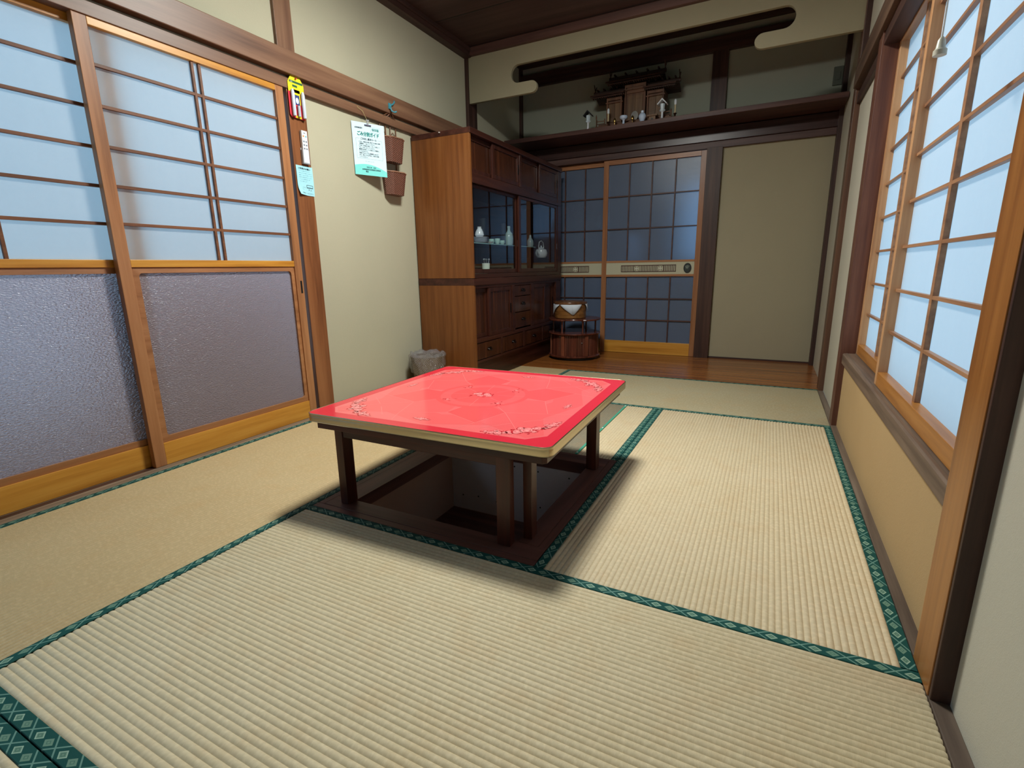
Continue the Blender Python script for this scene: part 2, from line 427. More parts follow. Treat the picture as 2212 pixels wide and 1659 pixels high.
mb = MB(); mb.box(1.772, 1.93, .047, 1.832, 1.772, 1.828); trim(16, mb, W(DARK, 'y'))
mb = MB(); mb.box(1.776, XR+.02, 1.935, 2.665, 1.745, 1.80); trim(17, mb, W(dict(DARK, key='kr2'), 'y'))
mb = MB(); mb.box(1.765, XR+.05, 3.62, YB+.02, 0, 2.7); trim(18, mb, W(DARK, 'z'))
# back wall timbers
mb = MB(); mb.box(.838, .962, 3.668, YB+.06, 0, 1.80); trim(19, mb, W(dict(DARK, key='bkpost', c1=(86, 58, 46), c2=(66, 42, 34), c3=(42, 26, 22)), 'z'))
mb = MB(); mb.box(.835, .955, 3.675, YB+.02, 1.95, 2.62); trim(20, mb, W(DARK, 'z'))
mb = MB(); mb.box(XL, 1.767, 3.66, YB+.06, 1.848, 1.952); trim(21, mb, W(dict(DARKR, key='bkbeam', c1=(74, 50, 48), c2=(58, 38, 36), c3=(38, 24, 24)), 'x'))
mb = MB(); mb.box(XL, 1.767, 3.68, YB+.10, 1.795, 1.848); trim(22, mb, W(dict(DARK, key='bkkamoi', c1=(104, 78, 72), c2=(84, 60, 56), c3=(58, 40, 38)), 'x'))
mb = MB(); mb.box(XL, 1.79, 3.67, YB+.02, 2.525, 2.635); trim(23, mb, W(DARK, 'x'))
mb = MB(); mb.box(XL-.02, -.905, 3.66, YB+.02, 1.9, 2.7); trim(24, mb, W(DARK, 'z'))
mb = MB(); mb.box(.962, 1.767, 3.70, YB+.0, 0.0, .016); trim(25, mb, W(DARK, 'x'))
# hanging wall with the long cloud-shaped opening
def arc(cx, cz, rx, rz, a0, a1, n=10):
    return [(cx+rx*math.cos(math.radians(a0+(a1-a0)*i/n)), cz+rz*math.sin(math.radians(a0+(a1-a0)*i/n))) for i in range(n+1)]
outline = [(-.898, 2.478), (-.898, 2.140)]
outline += [(-.36, 2.140)]+arc(-.345, 2.183, .047, .043, -90, 90)           # left tongue
outline += [(-.42, 2.2265)]+arc(-.455, 2.290, .062, .0635, 270, 90, 12)    # left end of the slot
outline += [(1.34, 2.3535)]+arc(1.352, 2.292, .060, .0615, 90, -90, 12)     # right end
outline += [(1.29, 2.2305)]+arc(1.243, 2.186, .050, .0445, 90, 270)         # right tongue
outline += [(1.768, 2.1415), (1.768, 2.478)]
mb = MB(); mb.prism(outline, 'y', 2.680, 2.712)
tr = struct(mb, 'wall_transom', PLASD if False else plaster('plaster_transom', (164, 155, 128), (150, 142, 118)), label='hanging plaster wall with a cloud-shaped opening above the alcove', cat='wall')
bv = tr.modifiers.new('bevel', 'BEVEL'); bv.width = .004; bv.segments = 3; bv.limit_method = 'ANGLE'; bv.angle_limit = 1.0
mb = MB(); mb.box(XL, XR, 2.685, 2.71, 2.476, 2.9); struct(mb, 'wall_transom_upper', W(DARK, 'x'))
mb = MB(); mb.box(1.768, XR+.02, 2.66, 2.715, 1.93, 2.53); trim(26, mb, W(dict(DARK, key='crn2'), 'z'))

# ------------------------------------------------------------ left sliding doors
def left_door(num, y0, y1, xf, label):
    D = thing('door_%d' % num, label, 'sliding door', (xf-.015, (y0+y1)/2, 0), kind='structure')
    xb = xf-.030; sw = .047
    for a in (y0, y1-sw):
        MB().box(xb, xf, a, a+sw, .001, 1.775).build('stile', W(ABROWN, 'z'), D, .0018)
    MB().box(xb, xf, y0+sw, y1-sw, 1.728, 1.775).build('top_rail', W(AMBER, 'y'), D, .0015)
    MB().box(xb, xf-.001, y0+sw, y1-sw, .8575, .8875).build('middle_rail', W(AMBER, 'y'), D, .0015)
    MB().box(xb, xf-.001, y0+sw, y1-sw, .001, .101).build('bottom_rail', W(AMBER, 'y'), D, .0015)
    lb = MB(); x1, x0 = xf-.007, xf-.019
    for z in (1.598, 1.455, 1.311, 1.168, 1.026): lb.box(x0, x1, y0+sw, y1-sw, z-.006, z+.006)
    cy = (y0+y1)/2
    for yv in (cy-.016, cy+.016): lb.box(x0, x1+.0006, yv-.0055, yv+.0055, .887, 1.73)
    lb.build('lattice', W(KUMIKO, 'y'), D, .0008)
    MB().box(xf-.0198, xf-.0192, y0+sw-.004, y1-sw+.004, .884, 1.732).build('paper', PAPER, D)
    # glazing bead with rounded inner corners
    a0, a1, b0, b1 = y0+sw, y1-sw, .101, .8575; t = .024; r = .014
    inner = arc(a0+t+r, b0+t+r+.004, r, r, 180, 270, 5)+arc(a1-t-r, b0+t+r+.004, r, r, 270, 360, 5)+arc(a1-t-r, b1-t-r, r, r, 0, 90, 5)+arc(a0+t+r, b1-t-r, r, r, 90, 180, 5)
    outer = [(a0, b0)]*6+[(a1, b0)]*6+[(a1, b1)]*6+[(a0, b1)]*6
    mo = MB(); n = len(inner); v = []; f = []
    for i in range(n):
        v += [(xf-.008, *outer[i]), (xf-.004, *inner[i]), (xf-.022, *inner[i])]
    for i in range(n):
        j = (i+1) % n; f += [(3*i, 3*j, 3*j+1, 3*i+1), (3*i+1, 3*j+1, 3*j+2, 3*i+2)]
    mo.add(v, f).build('bead', W(ABROWN, 'y'), D)
    MB().box(xf-.0185, xf-.0145, a0+.002, a1-.002, b0+.002, b1-.002).build('glass_pane', OBSC, D)
    if num == 1:
        MB().box(xf-.001, xf+.0012, y1-.022, y1-.010, .713, .781).build('finger_pull', BLACK, D, .001)
    return D
left_door(1, -.046, .846, -.905, 'front left sliding door, white paper grid above and dark frosted glass below, beside the post')
left_door(2, -.822, .072, -.943, 'rear left sliding door, paper grid above and shiny frosted glass, cut by the left picture edge')
# hallway floor behind the left doors, with an added daylight baffle
mb = MB(); mb.box(-2.1, -1.03, Y0, 2.2, -.12, -.01); struct(mb, 'floor_hallway', W(PLANK, 'y'))
mb = MB(); mb.box(-2.16, -2.1, Y0, .42, -.12, .06); mb.box(-2.16, -2.1, .42, 1.72, -.12, .92); mb.box(-2.16, -2.1, 1.72, 2.2, -.12, .10); mb.box(-2.16, -1.03, 2.2, 2.26, -.12, 2.4); mb.box(-2.16, -1.03, Y0-.06, Y0, -.12, 2.4)  # unseen wall, heights stepped to shape daylight through the frosted panels
struct(mb, 'wall_light_baffle', plain('baffle_board', (120, 104, 112), .7))

# ------------------------------------------------------------ right window: sill, two paper screens
mb = MB(); mb.prism([(1.776, .334), (1.776, .380), (1.781, .385), (1.93, .385), (1.93, .334)], 'y', .047, 1.832)
mb.box(1.790, 1.796, .05, 1.83, .385, .3862, 1); mb.box(1.8275, 1.8315, .05, 1.83, .385, .3868, 1)
trim(27, mb, [W(dict(GREYW, key='wsill', c1=(132, 110, 92), c2=(104, 84, 70), c3=(72, 56, 48)), 'y'), W(GREYW, 'y')], label='worn grey brown sill under the right window', cat='sill')
def right_screen(num, y0, y1, xf, yv, label):
    D = thing('window_%d' % num, label, 'paper screen', (xf+.015, (y0+y1)/2, .386), kind='structure')
    sw = .033; xb = xf+.032
    for a in (y0, y1-sw): MB().box(xf, xb, a, a+sw, .3875, 1.80).build('stile', W(TAN, 'z'), D, .0015)
    MB().box(xf, xb, y0+sw, y1-sw, .3875, .437).build('bottom_rail', W(dict(AMBER, key='wrail', c1=(196, 138, 74), c2=(176, 116, 56), c3=(144, 90, 40)), 'y'), D, .0015)
    MB().box(xf, xb, y0+sw, y1-sw, 1.765, 1.80).build('top_rail', W(TAN, 'y'), D, .0015)
    lb = MB()
    for n in range(8): lb.box(xf+.017, xf+.0305, y0+sw, y1-sw, .585+.148*n-.005, .585+.148*n+.005)
    lb.box(xf+.0165, xf+.0308, yv-.0125, yv+.0125, .437, 1.765)
    lb.build('lattice', W(dict(TAN, key='tank', c1=(186, 140, 104), c2=(160, 116, 84), c3=(128, 88, 64)), 'y'), D, .0008)
    MB().box(xf+.0309, xf+.0316, y0+sw-.004, y1-sw+.004, .434, 1.768).build('paper', PAPER, D)
    return D
right_screen(1, .100, 1.090, 1.797, .607, 'near paper window screen on the right wall, large bright panes beside the amber post')
right_screen(2, 1.058, 1.831, 1.8305, 1.445, 'far narrow-looking paper window screen on the right wall beside the dark jamb')
# ------------------------------------------------------------ back sliding doors
def back_door(num, x0, x1, yf, vs, lat, flowers, label, knob=None):
    D = thing('door_%d' % num, label, 'sliding door', ((x0+x1)/2, yf+.015, .002), kind='structure')
    yb = yf+.03; sw = .047; a, b = x0+sw, x1-sw
    for q in (x0, x1-sw): MB().box(q, q+sw, yf, yb, .003, 1.792).build('stile', W(dict(AMBER, key='bst', c1=(180, 126, 86), c2=(156, 104, 68), c3=(124, 80, 52)), 'z'), D, .0015)
    MB().box(a, b, yf, yb, 1.752, 1.792).build('top_rail', W(dict(AMBER, key='bst2', c1=(180, 126, 86), c2=(156, 104, 68), c3=(124, 80, 52)), 'x'), D, .0015)
    MB().box(a, b, yf, yb, .003, .119).build('bottom_rail', W(AMBER, 'x'), D, .0015)
    mr = MB(); mr.box(a, b, yf, yb, .868, .886); mr.box(a, b, yf, yb, .737, .757)
    mr.build('middle_rail', W(dict(ABROWN, key='bmr'), 'x'), D, .001)
    lb = MB()
    for v in vs:
        lb.box(v-.0055, v+.0055, yf+.006, yf+.02, .886, 1.752); lb.box(v-.0055, v+.0055, yf+.006, yf+.02, .119, .737)
    for z in (1.470, 1.178, .531, .327): lb.box(a, b, yf+.0066, yf+.0194, z-.005, z+.005)
    lb.build('muntins', W(dict(DARK, key='munt', c1=(96, 62, 50), c2=(76, 48, 40), c3=(54, 32, 28)), 'x'), D)
    MB().box(a-.003, b+.003, yf+.0205, yf+.0245, .116, 1.755).build('glass_pane', KGLASS, D)
    pm = MB(); pm.box(a, b, yf+.004, yf+.0195, .757, .868)
    pn = pm.build('waist_panel', plain('waist_paper', (190, 186, 160), .8), D)
    # fretwork insert: frame, slats, two little flowers
    fr = MB(); l0, l1 = lat; z0, z1 = .780, .843; y_ = yf+.0035
    for q in ((l0, l1, z0, z0+.006), (l0, l1, z1-.006, z1), (l0, l0+.006, z0, z1), (l1-.006, l1, z0, z1)): fr.box(q[0], q[1], y_-.003, y_+.002, q[2], q[3])
    x = l0+.016
    while x < l1-.012:
        if all(abs(x-fl) > .030 for fl in flowers): fr.box(x-.003, x+.003, y_-.002, y_+.002, z0, z1)
        x += .0148
    for fl in flowers:
        for s in (-1, 1): fr.prism([(fl-.028, .8115+s*.030), (fl-.024, .8115+s*.030), (fl+.028, .8115-s*.030), (fl+.024, .8115-s*.030)], 'y', y_-.002, y_+.002)
        fr.box(fl-.031, fl-.027, y_-.002, y_+.002, z0, z1); fr.box(fl+.027, fl+.031, y_-.002, y_+.002, z0, z1)
        fr.prism([(fl+.011*math.cos(t*PI/6), .8115+.011*math.sin(t*PI/6)) for t in range(12)], 'y', y_-.004, y_-.001, 1)
    fr.build('fretwork', [W(dict(DARK, key='fret', c1=(96, 58, 48), c2=(76, 44, 38), c3=(54, 30, 28)), 'x'), plain('fret_button', (206, 202, 186), .6)], pn)
    if knob:
        kb = MB(); kx, kz = knob
        kb.prism([(kx+.034*math.cos(t*PI/16), kz+.044*math.sin(t*PI/16)) for t in range(32)], 'y', yf-.003, yf+.01)
        kb.prism([(kx+.024*math.cos(t*PI/16), kz+.033*math.sin(t*PI/16)) for t in range(32)], 'y', yf-.0045, yf-.002, 1)
        for t in range(5):
            g = math.radians(50+t*22); kb.prism([(kx-.006+.004, kz-.018), (kx-.006, kz-.018), (kx+.024*math.cos(g)-.002, kz+.026*math.sin(g)), (kx+.024*math.cos(g)+.003, kz+.026*math.sin(g))], 'y', yf-.0065, yf-.004, 2)
        kb.build('finger_pull', [plain('pull_rim', (20, 26, 26), .4), plain('pull_well', (34, 44, 42), .5), plain('pull_fan', (120, 130, 118), .5)], D)
    return D
back_door(3, -.068, .838, 3.700, (.176, .381, .586), (.125, .633), (.275, .493), 'right-hand glazed sliding door in the back wall with amber frame and round dark pull', (.734, .811))
back_door(4, -.930, -.022, 3.735, (-.262, -.467, -.672), (-.717, -.209), (-.567, -.351), 'left-hand glazed sliding door in the back wall, partly behind the round stand')
# dim kitchen behind the glass
mb = MB(); mb.box(-1.2, 2.1, 3.80, 6.3, -.08, -.02); struct(mb, 'floor_kitchen', plain('kitchen_floor', (96, 92, 104), .5))
mb = MB()
mb.box(-1.26, -1.2, 3.80, 6.3, -.02, 2.5); mb.box(2.1, 2.16, 3.80, 6.3, -.02, 2.5)
mb.box(-1.2, .25, 6.3, 6.36, -.02, 2.5); mb.box(1.9, 2.1, 6.3, 6.36, -.02, 2.5); mb.box(.25, 1.9, 6.3, 6.36, -.02, .9); mb.box(.25, 1.9, 6.3, 6.36, 1.9, 2.5)
mb.box(-1.2, -.93, 3.80, 3.84, 0, 2.5)
struct(mb, 'wall_kitchen', plain('kitchen_wall', (104, 112, 124), .8))
mb = MB(); mb.box(-1.26, 2.16, 3.80, 6.3, 2.5, 2.54); struct(mb, 'ceiling_kitchen', plain('kitchen_ceiling', (70, 72, 78), .8))
kc = thing('kitchen_cabinet', 'vague brown kitchen cabinet seen through the left back door glass', 'cabinet', (-.72, 4.25, -.02))
MB().box(-1.05, -.39, 4.05, 4.45, -.02, 1.10).build('body', plain('kcab', (96, 84, 78), .6), kc, .004)
MB().box(-1.08, -.36, 4.02, 4.48, 1.10, 1.13).build('top', plain('kcabtop', (150, 156, 164), .4), kc, .003)
fg = thing('placeholder', 'unidentified blue box behind the left back door glass', 'placeholder', (-.12, 4.32, -.02))  # plain blue box added for the blue area in the door glass
MB().box(-.32, .10, 4.05, 4.6, -.02, 1.16).build('body', plain('placeholder_blue', (72, 112, 176), .35), fg, .01)
bl = thing('pendant_bulb', 'white pear-shaped bulb hanging behind the left back door glass', 'bulb', (-.205, 4.02, 1.20))
MB().lathe([(0, 0), (.020, .006), (.030, .030), (.026, .060), (.014, .10), (.012, .13), (0, .13)], -.205, 4.02, 1.20, 20).build('globe', plain('bulb_white', (235, 240, 245), .3), bl, smooth=True)
MB().tube([(-.205, 4.02, 1.33), (-.205, 4.02, 2.5)], .004, 6).build('cable', plain('cable_grey', (190, 190, 190), .6), bl)
# trims already close the gap between doors and posts
mb = MB(); mb.box(-.93, .838, 3.80, 3.83, 1.80, 2.5); struct(mb, 'wall_over_doors', plain('kitchen_wall', (104, 112, 124), .8))

# ------------------------------------------------------------ tatami mats
def mat(x0, x1, y0, y1, axis, mtl, borders, label, name='tatami_mat', pitch=.0146, h=.0032, cat='tatami mat', bw=.0295):
    """borders: subset of 'lo','hi' across the mat width"""
    D = thing(name, label, cat, ((x0+x1)/2, (y0+y1)/2, -.055))
    a0, a1 = (x0, x1) if axis == 'y' else (y0, y1); l0, l1 = (y0, y1) if axis == 'y' else (x0, x1)
    w0 = a0+(bw if 'lo' in borders else .0008); w1 = a1-(bw if 'hi' in borders else .0008)
    n = max(3, round((w1-w0)/pitch)); pts = []
    st = 8
    for i in range(n*st+1):
        t = i/st; fr = t-math.floor(t); hh = h*(abs(math.sin(PI*fr))**.75)
        pts.append((w0+(w1-w0)*i/(n*st), -h+hh))
    mb = MB(); e = .0003
    vs = []; rows = [l0+e, l0+e+.004, l1-e-.004, l1-e]; drop = [.0025, 0, 0, .0025]
    P = (lambda a, l, z: (a, l, z)) if axis == 'y' else (lambda a, l, z: (l, a, z))
    for r_, dz in zip(rows, drop):
        for a, z in pts: vs.append(P(a, r_, z-dz))
    m_ = len(pts); fs = []
    for k in range(3):
        for i in range(m_-1):
            q = (k*m_+i, k*m_+i+1, (k+1)*m_+i+1, (k+1)*m_+i); fs.append(q if axis == 'y' else q[::-1])
    mb.add(vs, fs)
    for nm, rr in (('s', rows[0]), ('e', rows[-1])):
        o = 0 if nm == 's' else 3*m_
        vv = [P(a, rr, z-.0025) for a, z in pts]+[P(a, rr, -.055) for a, z in pts]
        mb.add(vv, [(i, i+1, m_+i+1, m_+i) for i in range(m_-1)])
    for a in (w0, w1):
        mb.add([P(a, rows[0], -.055), P(a, rows[-1], -.055), P(a, rows[-1], -.0022), P(a, rows[0], -.0022)], [(0, 1, 2, 3)])
    mb.build('straw_surface', mtl, D, smooth=True)
    for sd in borders:
        c0, c1 = (a0+e, a0+bw) if sd == 'lo' else (a1-bw, a1-e)
        bb = MB(); v = []
        prof = [(c0, -.055), (c0, -.0012), (c0+.0012, .0), (c1-.0012, .0), (c1, -.0012), (c1, -.0022)]
        ns = 2
        for r_ in (l0+e, l1-e):
            for a, z in prof: v.append(P(a, r_, z))
        f = [(i, i+1, 6+i+1, 6+i) for i in range(5)]+[(0, 1, 2, 3, 4, 5), (6, 7, 8, 9, 10, 11)]
        bb.add(v, f)
        for i, q in enumerate(v):
            ln, ac = (q[1], q[0]) if axis == 'y' else (q[0], q[1])
            bb.uv[i] = (ln, ac-(c0+c1)/2+.002)
        bb.build('cloth_border', BROC, D)
    return D
mat(-.861, 0, -.87, .91, 'y', TAT_A, ('lo', 'hi'), 'long tatami mat along the left sliding doors')
mat(-.861, 0, .912, 2.70, 'y', TAT_A, ('hi',), 'far left tatami mat running behind the red table to the cabinet')
mat(0, 1.7625, -.897, 0, 'x', TAT_X, ('lo', 'hi'), 'large foreground tatami mat in front of the floor pit')
mat(0, 1.7625, -1.795, -.899, 'x', TAT_X, ('hi', 'lo'), 'tatami mat cut by the bottom left corner of the photo')
mat(-.861, 0, -2.66, -.872, 'y', TAT_A, ('lo', 'hi'), 'tatami mat beyond the left picture edge by the rear door')
mat(.886, 1.7625, 0.001, 1.790, 'y', TAT_Y, ('lo', 'hi'), 'tatami mat right of the red table along the window wall')
mat(.700, .885, .887, 1.790, 'y', TAT_Y, ('hi',), 'narrow tatami strip behind the right side of the floor pit')
mat(0, 1.7625, 1.792, 2.70, 'x', TAT_D, ('lo', 'hi'), 'smooth tatami mat lying in front of the plank floor', pitch=.0146, h=.0012)
mat(0.001, .688, .887, 1.790, 'y', TAT_G, (), 'greyish worn straw panel behind the floor pit beside the green tape', name='straw_panel', pitch=.011, h=.0014, cat='straw panel')
tp = thing('green_tape', 'green tape strip with white tacks between the grey panel and the narrow mat', 'tape', (.694, 1.34, -.055))
MB().box(.6885, .6995, .888, 1.789, -.055, .0012).build('strip', plain('green_tape', (70, 160, 132), .6), tp)
for yy in (.905, 1.30, 1.77): MB().lathe([(.005, 0), (.0045, .0015), (0, .0022)], .694, yy, .0012, 12).build('tack', plain('tack_white', (240, 245, 240), .3), tp)

# ------------------------------------------------------------ floor pit
pit = thing('floor_pit', 'sunken square foot pit with a dark wooden rim under the red table', 'floor pit', (.4425, .4425, -.36))
def rim(pts, name, mtl): MB().prism(pts, 'z', -.05, .0).build(name, mtl, pit, .001)
MB().box(.001, .884, .001, .028, -.05, -.0008).build('rim_edge', W(FRAMEW, 'x'), pit, .0008)
MB().box(.029, .884, .030, .098, -.05, .0).build('rim_board', W(FRAMEW, 'x'), pit, .001)
MB().box(.001, .884, .857, .884, -.05, -.0008).build('rim_edge', W(FRAMEW, 'x'), pit, .0008)
MB().box(.029, .855, .790, .855, -.05, .0).build('rim_board', W(FRAMEW, 'x'), pit, .001)
MB().box(.001, .0275, .029, .856, -.05, -.0008).build('rim_edge', W(FRAMEW, 'y'), pit, .0008)
MB().box(.029, .117, .099, .789, -.05, .0).build('rim_board', W(FRAMEW, 'y'), pit, .001)
MB().box(.857, .884, .0295, .856, -.05, -.0002).build('rim_edge', W(FRAMEW, 'y'), pit, .0008)
MB().box(.788, .8555, .099, .789, -.05, .0).build('rim_board', W(FRAMEW, 'y'), pit, .001)
pw = plain('pit_board', (214, 204, 206), .8); pd = plain('pit_board_brown', (176, 138, 116), .8)
q = MB(); q.box(.08, .81, .785, .80, -.345, -.05, 0)
for nx, nz in ((.14, -.27), (.228, -.262), (.33, -.27), (.56, -.25), (.43, -.04 if False else -.07), (.55, -.075), (.70, -.27), (.70, -.08)): q.box(nx-.003, nx+.003, .783, .785, nz-.003, nz+.003, 1)
q.build('wall_panel', [pw, BLACK], pit)
MB().box(.065, .08, .09, .80, -.345, -.05).build('wall_panel', pd, pit)
MB().box(.81, .825, .09, .80, -.345, -.05).build('wall_panel', pd, pit)
MB().box(.065, .825, .075, .09, -.345, -.05).build('wall_panel', pd, pit)
MB().box(.065, .825, .075, .80, -.36, -.345).build('bottom_board', W(FRAMEW, 'x'), pit)

# ------------------------------------------------------------ red low table
TH = .0245; TC = Vector((.4555, .4735))
tb = thing('low_table', 'low square table with glossy red floral top and dark wooden legs over the floor pit', 'table', (TC.x, TC.y, 0))
ct, st_ = math.cos(TH), math.sin(TH)
def T(a, b): return (TC.x+a*ct-b*st_, TC.y+a*st_+b*ct)
HS = .4575
def rr(h, r, n=6):
    return arc(h-r, h-r, r, r, 0, 90, n)+arc(-h+r, h-r, r, r, 90, 180, n)+arc(-h+r, -h+r, r, r, 180, 270, n)+arc(h-r, -h+r, r, r, 270, 360, n)
def chsq(h, c): return [(h-c, -h), (h, -h+c), (h, h-c), (h-c, h), (-h+c, h), (-h, h-c), (-h, -h+c), (-h+c, -h)]
def red(name, c, c2=None):
    M = N(name); n = M.noise(M.coord((1, 1, 1)), 30, 3)
    M.set(color=M.mix(M.math('MULTIPLY', n, .25), lin(c), tuple(x*.9 for x in lin(c))), rough=.13, spec=.5); return M.m
RB = red('red_border', (226, 50, 68)); R1 = red('red_light', (246, 112, 114)); R2 = red('red_mid', (246, 102, 104)); R3 = red('red_deep', (243, 92, 95))
RL = red('red_line', (252, 128, 128)); RP = red('rose_petal', (252, 146, 146)); RO = red('rose_outline', (196, 30, 44)); RQ = red('rose_pale', (254, 164, 162))
mb = MB(); z = .350
mb.prism([T(*q) for q in rr(HS-.003, .027)], 'z', .322, z, 0)
def flat(poly, zz, m): mb.add([(*T(*q), zz) for q in poly], [tuple(range(len(poly)))], m)
def line2(p, q, wd, zz, m):
    d = Vector((q[0]-p[0], q[1]-p[1])); L = d.length; d /= L; nn = Vector((-d.y, d.x))*wd/2
    flat([(p[0]+nn.x, p[1]+nn.y), (p[0]-nn.x, p[1]-nn.y), (q[0]-nn.x, q[1]-nn.y), (q[0]+nn.x, q[1]+nn.y)], zz, m)
E0 = .00008
flat(chsq(.412, .050), z+E0, 1)
# pale triangular wedges on each side and the deeper star of parallelogram tiles
def rot(q, k):
    for _ in range(k): q = (-q[1], q[0])
    return q
for k in range(4):
    flat([rot(q, k) for q in [(-.30, -.300), (0, -.405), (.30, -.300), (.20, -.225), (0, -.29), (-.20, -.225)]], z+2*E0, 2)
    flat([rot(q, k) for q in [(.05, .05), (.30, .12), (.40, .36), (.36, .40), (.12, .30)]], z+3*E0, 2)
    flat([rot(q, k) for q in [(.08, .03), (.26, .0), (.33, .15), (.19, .19)]], z+4*E0, 3)
    flat([rot(q, k) for q in [(.03, .08), (.0, .26), (.15, .33), (.19, .19)]], z+4*E0, 2)
    for a, b in (((.08, .03), (.26, 0)), ((.26, 0), (.33, .15)), ((.33, .15), (.19, .19)), ((.19, .19), (.08, .08)), ((.19, .19), (.38, .33)), ((.33, .15), (.412, .12)), ((.15, .33), (.12, .412)), ((.0, .26), (.15, .33)), ((.19, .19), (.15, .33)), ((.29, .26), (.37, .19)), ((.26, .29), (.19, .37))):
        line2(rot(a, k), rot(b, k), .0022, z+5*E0, 4)
flat([(.185*math.cos(t*PI/16), .185*math.sin(t*PI/16)) for t in range(32)], z+5.5*E0, 3)
flat([(.165*math.cos(t*PI/16), .165*math.sin(t*PI/16)) for t in range(32)], z+6*E0, 2)
flat([(.125*math.cos(t*PI/16), .125*math.sin(t*PI/16)) for t in range(32)], z+6.5*E0, 3)
for t in range(8):
    g = t*PI/4+.2; line2((.06*math.cos(g), .06*math.sin(g)), (.165*math.cos(g), .165*math.sin(g)), .0016, z+7*E0, 4)
rnd = random.Random(3)
def rose(x, y, r, zz):
    n = 9; ph = rnd.random()*6
    flat([(x+(r*1.16)*(1+.16*math.sin(n*.5*t*2*PI/18+ph))*math.cos(t*PI/9), y+(r*1.16)*(1+.16*math.sin(n*.5*t*2*PI/18+ph))*math.sin(t*PI/9)) for t in range(18)], zz, 5)
    flat([(x+r*(1+.14*math.sin(2.5*t*2*PI/18+ph))*math.cos(t*PI/9), y+r*(1+.14*math.sin(2.5*t*2*PI/18+ph))*math.sin(t*PI/9)) for t in range(18)], zz+.3*E0, 6)
    for s in range(3):
        g = ph+s*2.1; q = [(x+r*.55*math.cos(g+j*.35), y+r*.55*math.sin(g+j*.35)) for j in range(5)]
        for a, b in zip(q, q[1:]): line2(a, b, r*.10, zz+.6*E0, 5)
    flat([(x+r*.25*math.cos(t*PI/4), y+r*.25*math.sin(t*PI/4)) for t in range(8)], zz+.6*E0, 7)
def leaf(x, y, g, L, zz, m=5):
    c, s = math.cos(g), math.sin(g)
    flat([(x+a*c-b*s, y+a*s+b*c) for a, b in ((0, 0), (L*.5, -L*.16), (L, 0), (L*.5, L*.16))], zz, m)
def spray(x, y, g, sc, zz):
    c, s = math.cos(g), math.sin(g); Q = lambda a, b: (x+(a*c-b*s)*sc, y+(a*s+b*c)*sc)
    for a, b, L in ((-.055, .01, .02), (.05, .012, .02), (-.03, -.02, .016), (.03, -.02, .018), (0, .03, .018), (-.075, 0, .018), (.075, -.005, .018), (-.02, .028, .014), (.045, -.012, .018)):
        p = Q(a, b); leaf(p[0], p[1], rnd.random()*6.3, L*sc, zz)
    for a, b, r_ in ((0, 0, .021), (-.036, -.004, .015), (.034, .004, .016), (-.062, .004, .010), (.062, -.006, .011), (.012, -.024, .012), (-.016, .022, .009)):
        p = Q(a, b); rose(p[0], p[1], r_*sc, zz+.5*E0)
    line2(Q(-.09, .002), Q(.09, -.002), .0016*sc, zz-.2*E0, 5)
ZT = z+8*E0
for k in range(4):
    for a, b, g, sc in ((.335, .335, -PI/4, .95), (.388, .262, -1.35, .62), (.262, .388, -.25, .62)):
        q = rot((a, b), k); spray(q[0], q[1], g+k*PI/2, sc, ZT)
    q = rot((.36, -.035), k); spray(q[0], q[1], PI/2+k*PI/2, .42, ZT)
    g = k*PI/2+PI/4+.1; q = (.145*math.cos(g), .145*math.sin(g))
    for s in range(7): leaf(q[0]+rnd.uniform(-.02, .02), q[1]+rnd.uniform(-.02, .02), rnd.random()*6, .016, ZT)
    rose(q[0], q[1], .007, ZT+.3*E0)
for s in range(16): leaf(rnd.uniform(-.05, .05), rnd.uniform(-.03, .03), rnd.random()*6, .022, ZT)
for a, b, r_ in ((-.026, .006, .017), (.012, .010, .015), (.030, -.008, .012), (-.004, -.016, .012)): rose(a, b, r_, ZT+.5*E0)
top = mb.build('table_top', [RB, R1, R2, R3, RL, RO, RP, RQ], tb)
# metal edge band with grooves
rp = [(0, .3495), (.0022, .3508), (.004, .3495), (.0045, .346), (.0035, .343), (.0045, .340), (.0035, .335), (.0045, .330), (.0035, .326), (.004, .322), (.0015, .3195), (0, .321)]
base = rr(HS-.0035, .028, 8); n = len(base); v = []; f = []
for i in range(n):
    a, b = base[i]; pa, pb = base[i-1], base[(i+1) % n]
    t = Vector((pb[0]-pa[0], pb[1]-pa[1])).normalized(); nr = Vector((t.y, -t.x))
    for d, zz in rp: v.append((*T(a+nr.x*d, b+nr.y*d), zz))
k_ = len(rp)
for i in range(n):
    j = (i+1) % n
    for q in range(k_-1): f.append((i*k_+q, j*k_+q, j*k_+q+1, i*k_+q+1))
MB().add(v, f).build('metal_edge', ALU, top, smooth=True)
LW = W(DARKR, 'z'); LX = W(DARKR, 'x'); LY = W(DARKR, 'y')
bo = [T(a, b) for a, b in chsq(.437, .012)]
MB().prism(bo, 'z', .292, .3215).build('frame_board', LX, tb, .0015)
for x0, x1, y0, y1 in ((.084, .119, .058, .107), (.736, .781, .058, .090), (.794, .823, .125, .165), (.791, .834, .738, .785), (.10, .145, .745, .785)):
    MB().box(x0, x1, y0, y1, .0005, .292).build('leg', LW, tb, .002)
MB().box(.119, .736, .062, .086, .257, .288).build('rail', LX, tb, .0015)
MB().box(.799, .821, .165, .738, .257, .288).build('rail', LY, tb, .0015)
MB().box(.145, .791, .757, .779, .257, .288).build('rail', LX, tb, .0015)
MB().box(.095, .117, .107, .745, .257, .288).build('rail', LY, tb, .0015)

